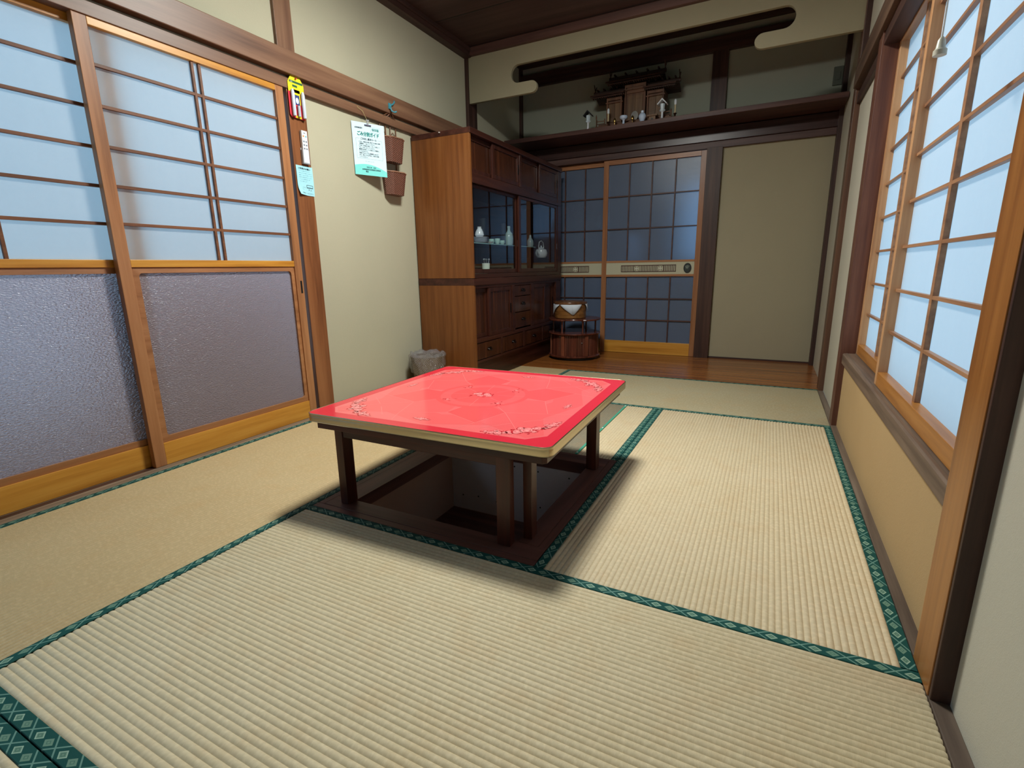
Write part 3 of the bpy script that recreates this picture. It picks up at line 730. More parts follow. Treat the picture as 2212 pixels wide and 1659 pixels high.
# ------------------------------------------------------------ tea cabinet: lower and upper unit
X0, X1, YA, YZ = -.912, -.437, 1.900, 3.553
CS = W(CABSIDE, 'z'); MZ = W(MAHOG, 'z'); MY = W(MAHOG, 'y')
PANEL = W(dict(MAHOG, key='panel', c1=(84, 46, 28), c2=(62, 32, 19), c3=(40, 19, 12), rough=.26), 'z')
lc = thing('lower_cabinet', 'lower half of the brown tea cabinet with sliding doors and small drawers', 'cabinet', ((X0+X1)/2, (YA+YZ)/2, .002))
b = MB(); b.box(X0, X1, YA, YA+.02, .003, .742); b.build('side_panel', CS, lc, .0015)
b = MB(); b.box(X0, X1, YZ-.02, YZ, .003, .742); b.build('side_panel', MZ, lc, .0015)
b = MB(); b.box(X0, X1-.004, YA+.02, YZ-.02, .155, .172); b.box(X0, X1-.004, YA+.02, YZ-.02, .302, .332); b.box(X0, X1-.004, YA+.02, YZ-.02, .695, .716)
b.box(X0, X0+.01, YA+.02, YZ-.02, .003, .742); b.box(X1-.04, X1-.024, YA+.02, YZ-.02, .003, .155)
for yy in (2.495, 2.855, ): b.box(X1-.09, X1, yy, yy+.045, .332, .700)
for yy in (2.290, 2.700, 3.105): b.box(X1-.09, X1-.002, yy, yy+.030, .172, .302)
b.box(X1-.09, X1, 3.430, YZ-.02, .172, .700)
b.build('carcass', MY, lc, .0012)
b = MB(); b.box(X0, X1+.004, YA-.001, YZ+.001, .716, .7645); b.build('waist_board', MY, lc, .002)
def panel_door(par, y0, y1, z0, z1, x, name='sliding_door', fr=.030, handle=None):
    d = MB(); d.box(x-.016, x, y0, y0+fr, z0, z1); d.box(x-.016, x, y1-fr, y1, z0, z1)
    d.box(x-.016, x, y0+fr, y1-fr, z0, z0+fr); d.box(x-.016, x, y0+fr, y1-fr, z1-fr, z1)
    o = d.build(name, MZ, par, .0012)
    MB().box(x-.014, x-.007, y0+fr-.002, y1-fr+.002, z0+fr-.002, z1-fr+.002).build('panel', PANEL, o)
    if handle:
        yh, zh, hh = handle
        e = MB(); e.box(x-.001, x+.004, yh-.008, yh+.008, zh-hh/2, zh+hh/2); e.build('handle', IRON, o, .001)
    return o
panel_door(lc, YA+.021, 2.130, .334, .693, X1-.026)
panel_door(lc, 2.118, 2.494, .334, .693, X1-.006, handle=(2.472, .520, .075))
panel_door(lc, 2.901, 3.185, .334, .693, X1-.006)
panel_door(lc, 3.165, 3.429, .334, .693, X1-.026, handle=(3.405, .520, .075))
def drawer(y0, y1, z0, z1):
    d = MB(); d.box(X1-.03, X1-.004, y0, y1, z0, z1)
    g = .0035
    o = d.build('drawer', PANEL, lc, .0015)
    yc, zc = (y0+y1)/2, (z0+z1)/2+.004
    h = MB(); h.box(X1-.004, X1-.002, yc-.030, yc+.030, zc-.010, zc+.012)
    h.tube([(X1-.003, yc-.024, zc+.004), (X1+.010, yc-.022, zc-.002), (X1+.013, yc-.010, zc-.012), (X1+.013, yc+.010, zc-.012), (X1+.010, yc+.022, zc-.002), (X1-.003, yc+.024, zc+.004)], .0028, 6)
    h.build('drop_handle', IRON, o, smooth=True)
for z0, z1 in ((.608, .690), (.476, .602), (.345, .470)): drawer(2.545, 2.850, z0, z1)
for y0, y1 in ((YA+.024, 2.287), (2.323, 2.697), (2.733, 3.102), (3.138, 3.427)): drawer(y0, y1, .178, .296)
uc = thing('upper_cabinet', 'upper half of the brown tea cabinet with glass doors and wooden doors on top', 'cabinet', ((X0+X1)/2, (YA+YZ)/2, .766))
b = MB(); b.box(X0, X1, YA, YA+.02, .7665, 1.735); sp_o = b.build('side_panel', CS, uc, .0015)
MB().box(X0, X1, YZ-.02, YZ, .7665, 1.735).build('side_panel', MZ, uc, .0015)
b = MB(); b.box(X0, X1-.002, YA+.02, YZ-.02, .7665, .797); b.box(X0, X1+.004, YA+.02, YZ-.02, 1.400, 1.426); b.box(X0, X1-.004, YA+.02, YZ-.02, 1.435, 1.466)
b.box(X0, X1-.004, YA+.02, YZ-.02, 1.426, 1.436)
b.box(X0, X0+.01, YA+.02, YZ-.02, .797, 1.735); b.box(X1-.30, X1, 2.656, 2.690, 1.466, 1.706); b.box(X1-.05, X1, 3.470, YZ-.02, .797, 1.706)
b.build('carcass', MY, uc, .0012)
MB().box(X0, X1+.008, YA-.002, YZ+.004, 1.706, 1.742).build('cornice', MY, uc, .003)
panel_door(uc, YA+.021, 2.262, 1.468, 1.704, X1-.026)
panel_door(uc, 2.222, 2.655, 1.468, 1.704, X1-.006, handle=(2.640, 1.588, .07))
panel_door(uc, 2.691, 3.075, 1.468, 1.704, X1-.026, handle=(2.704, 1.588, .03))
panel_door(uc, 3.060, 3.468, 1.468, 1.704, X1-.006, handle=(3.450, 1.588, .07))
def glass_door(y0, y1, x):
    z0, z1 = .799, 1.398; fr = .040
    d = MB(); d.box(x-.016, x, y0, y0+fr*.9, z0, z1); d.box(x-.016, x, y1-fr*.9, y1, z0, z1)
    d.box(x-.016, x, y0+fr*.9, y1-fr*.9, z0, z0+.030); d.box(x-.016, x, y0+fr*.9, y1-fr*.9, z1-.022, z1)
    o = d.build('glass_door', MZ, uc, .0012)
    MB().box(x-.0105, x-.0075, y0+fr*.9-.002, y1-fr*.9+.002, z0+.028, z1-.020).build('pane', CLEAR, o)
    MB().box(x, x+.0015, y1-.022, y1-.012, 1.005, 1.055).build('finger_pull', STEEL, o)
glass_door(YA-.015+.036, 2.664, X1-.024); glass_door(2.640, 3.469, X1-.004)
GS = plain('glass_edge', (150, 190, 190), .1)
MB().box(X0+.012, X1-.075, YA+.022, 3.12, 1.012, 1.018).build('shelf', CLEAR, uc)
MB().box(X1-.0752, X1-.0745, YA+.022, 3.12, 1.012, 1.018).build('shelf_edge', GS, uc)
MB().box(X0+.012, X1-.075, 3.14, YZ-.022, .920, .926).build('shelf', CLEAR, uc)
MB().tube([(-.668, YA-.001, 1.733), (-.668, YA-.012, 1.732)], .0035, 8).build('push_pin', plain('pin_white', (235, 225, 215), .3), sp_o)

# things inside the cabinet (x about -.60)
XI = -.57
def yi(y): return -1.152+(y+1.152)*(XI-1.417)/(-.43-1.417)
def zi(z_): return .828+(z_-.828)*(XI-1.417)/(-.43-1.417)
SH = 1.0185
for k in range(5):
    tag(MB().lathe([(0, 0), (.035, 0), (.06, .006), (.062, .008), (.034, .003), (0, .003)], XI, yi(1.985), SH+k*.0095, 26).build('plate', WHITE, smooth=True),
        ['lowest', 'second from the bottom', 'middle', 'second from the top', 'topmost'][k]+' of the five white plates piled on the cabinet glass shelf', 'plate', 'piled white plates in the cabinet')
pt = thing('cream_jug', 'small white jug with a handle on top of the piled plates', 'jug', (XI, yi(1.985), SH+.0475))
MB().lathe([(0, 0), (.022, 0), (.034, .012), (.030, .035), (.014, .062), (.016, .072), (.013, .071), (.012, .060), (0, .060)], XI, yi(1.985), SH+.048, 22).build('body', WHITE, pt, smooth=True)
yq = yi(1.985); MB().tube([(XI, yq+.013, SH+.110), (XI, yq+.035, SH+.105), (XI, yq+.046, SH+.085), (XI, yq+.033, SH+.066)], .0035, 8).build('handle', WHITE, pt, smooth=True)
tag(MB().lathe([(0, 0), (.012, 0), (.026, .016), (.0245, .016), (.011, .003), (0, .003)], XI+.03, yi(2.085), SH, 22).build('small_bowl', WHITE, smooth=True), 'tiny white bowl beside the pile of plates in the cabinet', 'bowl')
cups = [(2.155, .040, 'leftmost'), (2.195, .044, 'second'), (2.245, .034, 'third'), (2.285, .034, 'rightmost')]
for (yy, hh, wd), (dx) in zip(cups, (0, .03, 0, .02)):
    tag(MB().lathe([(0, 0), (.014, 0), (.016, .004), (.023, hh*.5), (.022, hh), (.020, hh), (.020, hh*.5), (.012, .006), (0, .006)], XI+dx, yi(yy), SH, 20).build('tea_cup', CEL, smooth=True),
        wd+' of the four pale green cups in a row on the cabinet shelf' if wd in ('leftmost', 'rightmost') else wd+' from the left of the four pale green cups on the cabinet shelf', 'cup', 'pale green cups on the cabinet shelf')
tag(MB().lathe([(0, 0), (.022, 0), (.024, .15), (.028, .20), (.0265, .20), (.022, .15), (.020, .004), (0, .004)], XI-.08, yi(2.16), SH, 20).build('glass_vase', CLEAR, smooth=True), 'tall clear glass vase behind the green cups in the cabinet', 'vase')
tag(MB().lathe([(0, 0), (.019, 0), (.020, .17), (.0185, .17), (.0175, .006), (0, .006)], XI, yi(2.345), SH, 20).build('tall_glass', CLEAR, smooth=True), 'tall straight clear glass between the cups and the pale flask', 'glass')
tag(MB().lathe([(0, 0), (.030, 0), (.036, .02), (.037, .06), (.030, .095), (.014, .115), (.011, .135), (.014, .140), (.013, .155), (0, .158)], XI, yi(2.435), SH, 26).build('sake_flask', plain('pale_flask', (176, 204, 206), .2), smooth=True), 'pale glazed flask with narrow neck on the cabinet shelf', 'flask')
tag(MB().lathe([(0, 0), (.026, 0), (.031, .025), (.029, .055), (.012, .082), (.010, .105), (.0, .108)], XI, yi(2.83), SH, 24).build('decanter', plain('grey_glaze', (150, 172, 180), .15), smooth=True), 'small grey flask behind the right glass door of the cabinet', 'flask')
tg = thing('teapot', 'white teapot with an overhead handle behind the right glass door', 'teapot', (XI, yi(3.06), .9265)); ty = yi(3.06)
MB().lathe([(0, 0), (.040, 0), (.056, .018), (.060, .045), (.050, .075), (.026, .086), (0, .088)], XI, ty, .9265, 28).build('body', WHITE, tg, smooth=True)
MB().lathe([(.026, .086), (.022, .094), (.008, .098), (.008, .104), (.010, .110), (0, .114)], XI, ty, .9265, 20).build('lid', WHITE, tg, smooth=True)
MB().tube([(XI, ty-.052, 1.000), (XI, ty-.060, 1.035), (XI, ty-.045, 1.070), (XI, ty, 1.084), (XI, ty+.045, 1.066), (XI, ty+.058, 1.03), (XI, ty+.052, .998)], .0045, 8).build('handle', WHITE, tg, smooth=True)
MB().tube([(XI, ty-.052, .955), (XI, ty-.078, .975), (XI, ty-.088, 1.0)], .011, 10, r1=.006).build('spout', WHITE, tg, smooth=True)
tag(MB().box(XI-.06, XI+.09, yi(1.955), yi(2.115), .7975, .822).build('box', plain('pale_green_box', (190, 206, 176), .6), bevel=.002), 'flat pale green box on the cabinet floor under the mug', 'box')
ms = thing('utensil_mug', 'white mug holding small spoons on the flat green box', 'mug', (XI+.04, yi(2.00), .8225)); my = yi(2.00)
MB().lathe([(0, 0), (.028, 0), (.031, .05), (.028, .05), (.026, .004), (0, .004)], XI+.04, my, .8225, 24).build('body', plain('mug_white', (225, 235, 225), .25), ms, smooth=True)
for dx, dy in ((.01, -.030), (-.012, -.012), (.0, .014), (.012, .028)):
    u = MB(); u.tube([(XI+.04+dx*.3, my+dy*.3, .828), (XI+.04+dx, my+dy, .895)], .002, 6); u.ball((XI+.04+dx, my+dy, .900), .007, seg=10)
    u.build('spoon', STEEL, ms, smooth=True)
# ------------------------------------------------------------ round tea stand on the plank floor
SX, SY, SR = -.184, 3.27, .240
rs = thing('round_stand', 'round dark brown tiered tea stand on the plank floor beside the cabinet', 'stand', (SX, SY, .0022))
RW = W(dict(MAHOG, key='stand', c1=(116, 62, 46), c2=(88, 44, 32), c3=(54, 26, 20), rough=.2), 'z')
MB().lathe([(0, 0), (SR-.03, 0), (SR-.03, .022), (0, .022)], SX, SY, .0025, 40).build('turntable', BLACK, rs)
MB().lathe([(0, .024), (SR-.006, .024), (SR, .030), (SR, .036), (SR-.005, .041), (0, .041)], SX, SY, .0025, 56).build('base_disc', RW, rs, smooth=True)
b = MB(); R_ = .208; n = 84
for i in range(n):
    a0, a1 = 2*PI*i/n, 2*PI*(i+1)/n; am = (a0+a1)/2
    P = [(SX+R_*math.cos(a0), SY+R_*math.sin(a0)), (SX+(R_+.004)*math.cos(am), SY+(R_+.004)*math.sin(am)), (SX+R_*math.cos(a1), SY+R_*math.sin(a1)), (SX+(R_-.01)*math.cos(a1), SY+(R_-.01)*math.sin(a1)), (SX+(R_-.01)*math.cos(a0), SY+(R_-.01)*math.sin(a0))]
    b.prism(P, 'z', .0435, .232)
b.build('tambour', RW, rs)
for g in (-98, -40, 25, 90, 150, 205):
    a = math.radians(g); c_, s_ = math.cos(a), math.sin(a); px, py = SX+.214*c_, SY+.214*s_
    t = (-s_, c_); P = [(px+t[0]*q*.016+c_*e*.010, py+t[1]*q*.016+s_*e*.010) for q, e in ((-1, -1), (1, -1), (1, 1), (-1, 1))]
    MB().prism(P, 'z', .0435, .232).build('post', W(dict(POSTR, key='spost', c1=(140, 80, 56), c2=(116, 62, 42), c3=(80, 40, 28)), 'z'), rs, .001)
MB().lathe([(0, 0), (SR-.008, 0), (SR-.002, .004), (SR, .010), (SR-.004, .016), (0, .016)], SX, SY, .232, 56).build('middle_disc', RW, rs, smooth=True)
a = math.radians(-52); MB().ball((SX+.219*math.cos(a), SY+.219*math.sin(a), .165), .006).build('knob', STEEL, rs)
# top tier with a bite out of its front edge
pts = []
for i in range(73):
    g = 360*i/72; r_ = SR
    if 262 <= g <= 312:
        t = (g-262)/50; e = min(1, min(t, 1-t)*5); r_ = SR-.050*e
    pts.append((SX+r_*math.cos(math.radians(g)), SY+r_*math.sin(math.radians(g))))
MB().prism(pts[:-1], 'z', .360, .374).build('top_disc', RW, rs, .004)
for g in (-105, -48, 10, 75, 140, 200):
    a = math.radians(g); px, py = SX+.195*math.cos(a), SY+.195*math.sin(a)
    MB().lathe([(.011, 0), (.011, .006), (.008, .010), (.008, .100), (.011, .106), (.011, .112)], px, py, .248, 14).build('spindle', RW, rs, smooth=True)
tbx, tby = -.226, 3.27
tu = thing('rice_tub', 'round wooden tub with lid and brown hoops on top of the round stand', 'tub', (tbx, tby, .3745))
TW = W(dict(key='tubw', c1=(150, 104, 56), c2=(122, 80, 40), c3=(84, 52, 26), rough=.28), 'x')
MB().lathe([(0, 0), (.140, 0), (.144, .004), (.146, .03), (.143, .032), (.146, .035), (.146, .060), (.143, .062), (.146, .065), (.146, .122), (0, .122)], tbx, tby, .375, 48).build('body', TW, tu, smooth=True)
MB().lathe([(0, 0), (.150, 0), (.153, .004), (.153, .018), (.148, .024), (.10, .032), (0, .038)], tbx, tby, .5005, 48).build('lid', W(dict(key='tublid', c1=(120, 80, 50), c2=(92, 58, 36), c3=(60, 36, 24), rough=.22), 'x'), tu, smooth=True)
cl = MB(); r0 = .1565
def flap(g0, g1, gt, ztip, zt=.5035):
    n = 14; v = []
    for i in range(n+1):
        t = i/n; g = math.radians(g0+(g1-g0)*t); tt = (gt-g0)/(g1-g0)
        d = (t/tt if t < tt else (1-t)/(1-tt)); zl = zt-.006-(zt-ztip-.006)*d
        ro = r0+.004*math.sin(t*9)+.003*d; ri = .138
        v += [(tbx+ri*math.cos(g), tby+ri*math.sin(g), zt-.003), (tbx+r0*math.cos(g), tby+r0*math.sin(g), zt-.002), (tbx+ro*math.cos(g), tby+ro*math.sin(g), zl)]
    f = []
    for i in range(n): f += [(3*i, 3*i+3, 3*i+4, 3*i+1), (3*i+1, 3*i+4, 3*i+5, 3*i+2)]
    cl.add(v, f)
flap(255, 330, 300, .405); flap(178, 250, 195, .392); flap(-8, 40, 10, .43); flap(80, 150, 112, .42)
clo = cl.build('cloth', CLOTH, smooth=True, org=(tbx, tby, .497)); sd = clo.modifiers.new('thick', 'SOLIDIFY'); sd.thickness = .0014
tag(clo, 'white cloth with hanging points caught under the lid of the wooden tub', 'cloth')

# ------------------------------------------------------------ waste basket with a clear bag
bx, by = -.755, 1.745
wb = thing('waste_basket', 'woven waste basket lined with a crumpled clear plastic bag beside the cabinet', 'waste basket', (bx, by, .001))
WV = weave('rattan', (64, 50, 36), (150, 126, 92), 150, 90)
MB().lathe([(0, 0), (.092, 0), (.096, .01), (.118, .20), (.123, .222), (.118, .222), (.112, .20), (.090, .012), (0, .012)], bx, by, .0015, 36).build('basket', WV, wb, smooth=True)
fb = MB(); v = []; n = 64; rows = 12
for j in range(rows):
    for i in range(n):
        a = 2*PI*i/n; t = j/(rows-1)
        low = .095+.055*max(0, math.cos(a+1.1))**2+.01*math.sin(5*a)
        if t < .35: r_ = .104-.02*(.35-t)/.35; zz = .10+(.235-.10)*t/.35
        elif t < .55: r_ = .110+.018*(t-.35)/.2; zz = .238+.010*math.sin((t-.35)/.2*PI)
        else: r_ = .130-.006*(t-.55)/.45; zz = .236-(.236-(.235-low))*(t-.55)/.45
        r_ += .0045*math.sin(a*9+t*7)+.004*math.sin(a*17-t*13)+.002*math.sin(a*31+t*5); zz += .006*math.sin(a*7+t*4)+.004*math.sin(a*13)
        v.append((bx+r_*math.cos(a), by+r_*math.sin(a), zz))
f = [(j*n+i, j*n+(i+1) % n, (j+1)*n+(i+1) % n, (j+1)*n+i) for j in range(rows-1) for i in range(n)]
fb.add(v, f); fb.build('plastic_bag', FILM, wb, smooth=True)

# ------------------------------------------------------------ things on the left post and wall
xp = -.8965
pk = thing('blister_pack', 'yellow and red blister pack with two white tubes pinned at the top of the post', 'package', (xp, .92, 1.622))
YEL = plain('pack_yellow', (232, 222, 30), .5); REDP = plain('pack_red', (206, 44, 60), .5); NAVY = plain('pack_navy', (44, 60, 120), .5)
b = MB(); b.prism([(.872, 1.79), (.893, 1.822), (.952, 1.822), (.972, 1.79), (.972, 1.745), (.872, 1.745)], 'x', xp+.0195-.02, xp+.002, 0)
b.prism([(.869, 1.745), (.973, 1.745), (.970, 1.635), (.962, 1.622), (.880, 1.622), (.869, 1.635)], 'x', xp, xp+.0015, 1)
b.box(xp+.0015, xp+.002, .90, .944, 1.69, 1.76, 0); b.box(xp+.0015, xp+.0022, .905, .940, 1.623, 1.634, 0)
b.box(xp+.002, xp+.0025, .882, .966, 1.790, 1.800, 3); b.box(xp+.002, xp+.0026, .90, .93, 1.771, 1.781, 3)
P = lambda a, c: (xp+.0028, .888+a, 1.7915+c); put_text(b, 'PENLIGHT' if False else 'LED', .008, P, 4)
b.box(xp+.002, xp+.0026, .906, .938, 1.688, 1.735, 2); b.prism([(.922+.010*math.cos(t*PI/8), 1.708+.015*math.sin(t*PI/8)) for t in range(16)], 'x', xp+.0026, xp+.003, 5)
b.build('card', [YEL, REDP, NAVY, plain('pack_green', (40, 96, 60), .5), plain('pack_white_ink', (230, 235, 235), .5), plain('pack_oval', (220, 228, 240), .5)], pk)
TUB = plain('tube_white', (206, 216, 232), .3)
for yy in (.889, .954): MB().lathe([(0, 0), (.0085, 0), (.0095, .004), (.0095, .112), (.006, .126), (0, .130)], xp+.0115, yy, 1.628, 16).build('tube', TUB, pk, smooth=True)
MB().lathe([(0, 0), (.008, 0), (.008, .052), (0, .054)], xp+.010, .922, 1.630, 14).build('cap', plain('cap_grey', (176, 186, 196), .3), pk, smooth=True)
MB().tube([(xp, .922, 1.812), (xp+.012, .922, 1.812)], .004, 8).build('pin', plain('pin_red', (200, 60, 60), .4), pk)
xp = -.9045
rc = thing('remote_control', 'slim white remote control in its holder on the post', 'remote control', (xp, .94, 1.400))
b = MB(); b.box(xp, xp+.003, .918, .962, 1.402, 1.480); b.box(xp, xp+.016, .918, .921, 1.402, 1.470); b.box(xp, xp+.016, .959, .962, 1.402, 1.470); b.box(xp, xp+.018, .918, .962, 1.400, 1.404)
b.build('holder', plain('holder_grey', (170, 174, 180), .4), rc, .0008)
b = MB(); b.box(xp+.004, xp+.018, .9215, .9585, 1.405, 1.566, 0)
for i, (c_, zz) in enumerate(((1, 1.538), (2, 1.538), (3, 1.512), (3, 1.512), (3, 1.494), (3, 1.494), (3, 1.476), (3, 1.476))):
    yy = .932 if i % 2 == 0 else .948; b.box(xp+.018, xp+.0186, yy-.005, yy+.005, zz-.0035, zz+.0035, c_)
b.box(xp+.018, xp+.0185, .934, .946, 1.552, 1.556, 3)
b.build('body', [plain('remote_white', (226, 230, 236), .35), plain('btn_orange', (230, 150, 60), .5), plain('btn_teal', (120, 190, 200), .5), plain('btn_grey', (120, 128, 140), .5)], rc, .0012)
# curling notice
nt = MB(); x_ = xp+.002
def Pn(a, c):                       # a across 0..0.11, c down 0..0.15
    curl = .012*max(0, (c-.09)/.06)**2*max(0, 1-a/.06)
    return (x_+curl+.0015*math.sin(c*20), .875+a+.0*c+curl*.6, 1.389-c+.3*curl)
nx, nz = 8, 12; v = [Pn(.110*i/nx, .151*j/nz) for j in range(nz+1) for i in range(nx+1)]
nt.add(v, [(j*(nx+1)+i, j*(nx+1)+i+1, (j+1)*(nx+1)+i+1, (j+1)*(nx+1)+i) for j in range(nz) for i in range(nx)])
def Q2(a, c): q = Pn(a, c); return (q[0]+.0009, q[1], q[2])
def bar(mb_, F, a0, a1, c0, c1, m): mb_.add([F(a0, c0), F(a1, c0), F(a1, c1), F(a0, c1)], [(0, 1, 2, 3)], m)
put_text(nt, 'ご利用のお願い', .010, lambda a, c: Q2(.012+a, .018-c), 1, .0003, wid=.082)
for i, (s_, sz, a_, w_) in enumerate((('リモコンの使い方について', .006, .012, .078), ('電源を入れてから運転ボタンを押します', .0052, .014, .088), ('温度は二十六度くらいに設定してください', .005, .014, .088), ('お出かけの際は必ず切ってください', .005, .014, .086), ('フィルターの掃除は月に一度', .005, .014, .07), ('よろしくお願いします', .005, .014, .05))):
    put_text(nt, s_, sz, (lambda a, c, a_=a_, i=i: Q2(a_+a, .029+i*.0105-c)), 2, wid=w_)
for (a0, a1, c0, c1) in ((.058, .100, .096, .098), (.058, .100, .108, .112), (.058, .060, .096, .112), (.098, .100, .096, .112), (.030, .052, .110, .1106), (.026, .040, .119, .1196), (.070, .076, .118, .122), (.084, .088, .120, .125)): bar(nt, Q2, a0, a1, c0, c1, 1)
put_text(nt, '管理人', .008, lambda a, c: Q2(.022+a, .142-c), 1, wid=.028)
put_text(nt, '電話は玄関です', .006, lambda a, c: Q2(.060+a, .142-c), 2, wid=.04)
tag(nt.build('notice_sheet', [SHEETB, INK, plain('ink_pale', (104, 150, 170), .8)]), 'pale blue printed notice pinned low on the post, its lower corner curling', 'notice')

# poster hung from a clip, its right side swung out from the wall
A0 = Vector((-.918, 1.333, 1.712)); A1 = Vector((-.833, 1.526, 1.711)); A2 = Vector((-.918, 1.336, 1.411))
ex = (A1-A0).normalized(); ez = (A2-A0).normalized(); nrm = ez.cross(ex).normalized()
if nrm.x < 0: nrm = -nrm
PW, PH = (A1-A0).length, (A2-A0).length
def PP(a, c, k=1): q = A0+ex*a+ez*c+nrm*(.0004*k); return tuple(q)
ps = MB(); ps.add([PP(0, 0, 0), PP(PW, 0, 0), PP(PW, PH, 0), PP(0, PH, 0)], [(0, 1, 2, 3)], 0)
ps.add([PP(0, 0, -1), PP(PW, 0, -1), PP(PW, PH, -1), PP(0, PH, -1)], [(3, 2, 1, 0)], 0)
ps.add([PP(0, PH-.052, 1)]+[PP(PW*i/16, PH-.045-.028*math.sin(PI*(i/16*.85+.1))+.020*(i/16), 1) for i in range(17)]+[PP(PW, PH, 1), PP(0, PH, 1)], [tuple(range(20))], 3)
put_text(ps, '会津美里町', .0105, lambda a, c: PP(.018+a, .036-c), 1, .0003, wid=.050)
put_text(ps, '保存版', .0165, lambda a, c: PP(.128+a, .040-c), 2, .0006, wid=.046)
for a0, a1, c0, c1 in ((.120, .182, .020, .0208), (.120, .182, .050, .0508), (.120, .1208, .020, .050), (.1812, .182, .020, .050)): bar(ps, PP, a0, a1, c0, c1, 2)
put_text(ps, 'ごみ分別ガイド', .026, lambda a, c: PP(.030+a, .074-c), 2, .0014, wid=.142)
put_text(ps, 'ごみ出し基本ルール', .0135, lambda a, c: PP(.050+a, .097-c), 1, .0005, wid=.105)
for a0, a1, c0, c1 in ((.020, .045, .092, .0928), (.160, .190, .092, .0928), (.020, .0208, .092, .205), (.1892, .190, .092, .205), (.020, .190, .2042, .205)): bar(ps, PP, a0, a1, c0, c1, 4)
rows_ = ('ごみは、収集日の朝八時までに指定の場所', '（集積所）へ出してください。', 'ごみは、町指定の袋に、正しく分別して', '入れ、口をしばってください。', '集積所は利用している皆さんで管理し、', 'いつもきれいに。', '収集できないごみは集積所に出さず、', 'また、粗大ごみは戸別に、回収を依頼', 'してください。')
for i, s_ in enumerate(rows_):
    put_text(ps, s_, .0088, (lambda a, c, i=i: PP(.036+a, .113+i*.0108-c)), 1, .0002, wid=.142*min(1, len(s_)/19))
put_text(ps, 'くわしくはホームページへ', .006, lambda a, c: PP(.068+a, .222-c), 1, wid=.062)
put_text(ps, '令和三年　四月', .010, lambda a, c: PP(.075+a, .258-c), 1, .0004, wid=.062)
put_text(ps, '会津美里町町民税務課生活環境係', .010, lambda a, c: PP(.046+a, .271-c), 1, .0004, wid=.122)
put_text(ps, '電話', .010, lambda a, c: PP(.068+a, .283-c), 1, .0004, wid=.018)
pso = thing('poster', 'pale blue printed garbage guide poster hanging from a clip on the left wall', 'poster', tuple(A2))
po_ = ps.build('sheet', [SHEET, INK, TEAL, MINT, plain('ink_line', (90, 120, 140), .8)], pso)
cm = MB()
def PB(a0, a1, c0, c1, t0, t1):
    pts8 = [A0+ex*a+ez*c+nrm*t for t in (t0, t1) for c in (c0, c1) for a in (a0, a1)]
    return pts8, [(0, 2, 3, 1), (4, 5, 7, 6), (0, 1, 5, 4), (1, 3, 7, 5), (3, 2, 6, 7), (2, 0, 4, 6)]
cm.add(*PB(.082, .124, .010, .016, -.003, .006), 1); cm.add(*PB(.098, .108, -.010, .012, -.002, .007), 0); cm.add(*PB(.094, .112, -.018, -.012, -.002, .007), 0)
cm.build('clip', [STEEL, plain('clip_dark', (70, 66, 96), .4)], pso)
pc = A0+ex*.103+ez*-.016
MB().tube([tuple(pc), tuple(pc+Vector((-.012, -.02, .05))), (-.897, pc.y-.05, 1.79), (-.899, pc.y-.052, 1.80)], .0013, 6).build('string', plain('string_tan', (190, 176, 120), .7), pso)

# two-tier hanging wicker baskets on a blue hook
hk = thing('wall_hook', 'blue plastic hook pushed onto the long beam above the baskets', 'hook', (-.879, 1.665, 1.835))
MB().tube([(-.8795, 1.70, 1.905), (-.874, 1.695, 1.895), (-.868, 1.675, 1.880), (-.870, 1.655, 1.868), (-.868, 1.648, 1.850), (-.862, 1.650, 1.832), (-.850, 1.664, 1.826), (-.842, 1.674, 1.832)], .0048, 8).build('hook', BLUEH, hk, smooth=True)
MB().box(-.8799, -.872, 1.638, 1.660, 1.845, 1.880).build('plate', BLUEH, hk, .002)
wk = thing('hanging_baskets', 'two-tier brown wicker wall baskets hanging from the blue hook', 'basket', (-.89, 1.68, 1.31))
WK = weave('wicker', (84, 48, 38), (140, 92, 74), 170, 130)
def wbasket(zt, zb, yl, yr, off=0):
    xb = -.922; xf = -.843
    rimp = [(xb, yl), (xb+.03, yl-.012), (xf-.006, yl+.012), (xf, yl+.03), (xf, yr-.03), (xf-.006, yr-.004), (xb+.03, yr+.012), (xb, yr)]
    k = .80; cyy = (yl+yr)/2
    low = [(xb+(x-xb)*k, cyy+(y-cyy)*k) for x, y in rimp]; n = len(rimp)
    inn = [(xb+.003+(x-xb)*.93, cyy+(y-cyy)*.95) for x, y in rimp]
    v = [(x, y, zb) for x, y in low]+[(x, y, zt+.003*math.sin(i*2.)) for i, (x, y) in enumerate(rimp)]+[(x, y, zt) for x, y in inn]+[(xb+.003+(x-xb)*.72, cyy+(y-cyy)*.74, zb+.006) for x, y in rimp]
    f = [tuple(range(n))[::-1], tuple(range(3*n, 4*n))]
    for a_ in (0, n, 2*n): f += [(a_+i, a_+(i+1) % n, a_+n+(i+1) % n, a_+n+i) for i in range(n)]
    m_ = MB(); m_.add(v, f); o = m_.build('basket', WK, wk)
    MB().tube([(x, y, zt+.003*math.sin(i*2.)) for i, (x, y) in enumerate(rimp)], .0045, 8, closed=True).build('rim', W(dict(key='wickrim', c1=(176, 132, 108), c2=(150, 108, 86), c3=(120, 82, 64)), 'y'), o, smooth=True)
wbasket(1.672, 1.525, 1.585, 1.745); wbasket(1.462, 1.322, 1.580, 1.745)
CANE = plain('cane', (120, 78, 54), .5)
b = MB()
for yl, yr in ((1.585, 1.640), (1.685, 1.742)):
    yc = (yl+yr)/2
    b.tube([(-.915, yl, 1.66), (-.915, yl, 1.75), (-.905, yl+.006, 1.79), (-.885, 1.655, 1.832), (-.858, 1.662, 1.8335), (-.885, 1.668, 1.832), (-.905, yr-.006, 1.79), (-.915, yr, 1.75), (-.915, yr, 1.66)], .0032, 7)
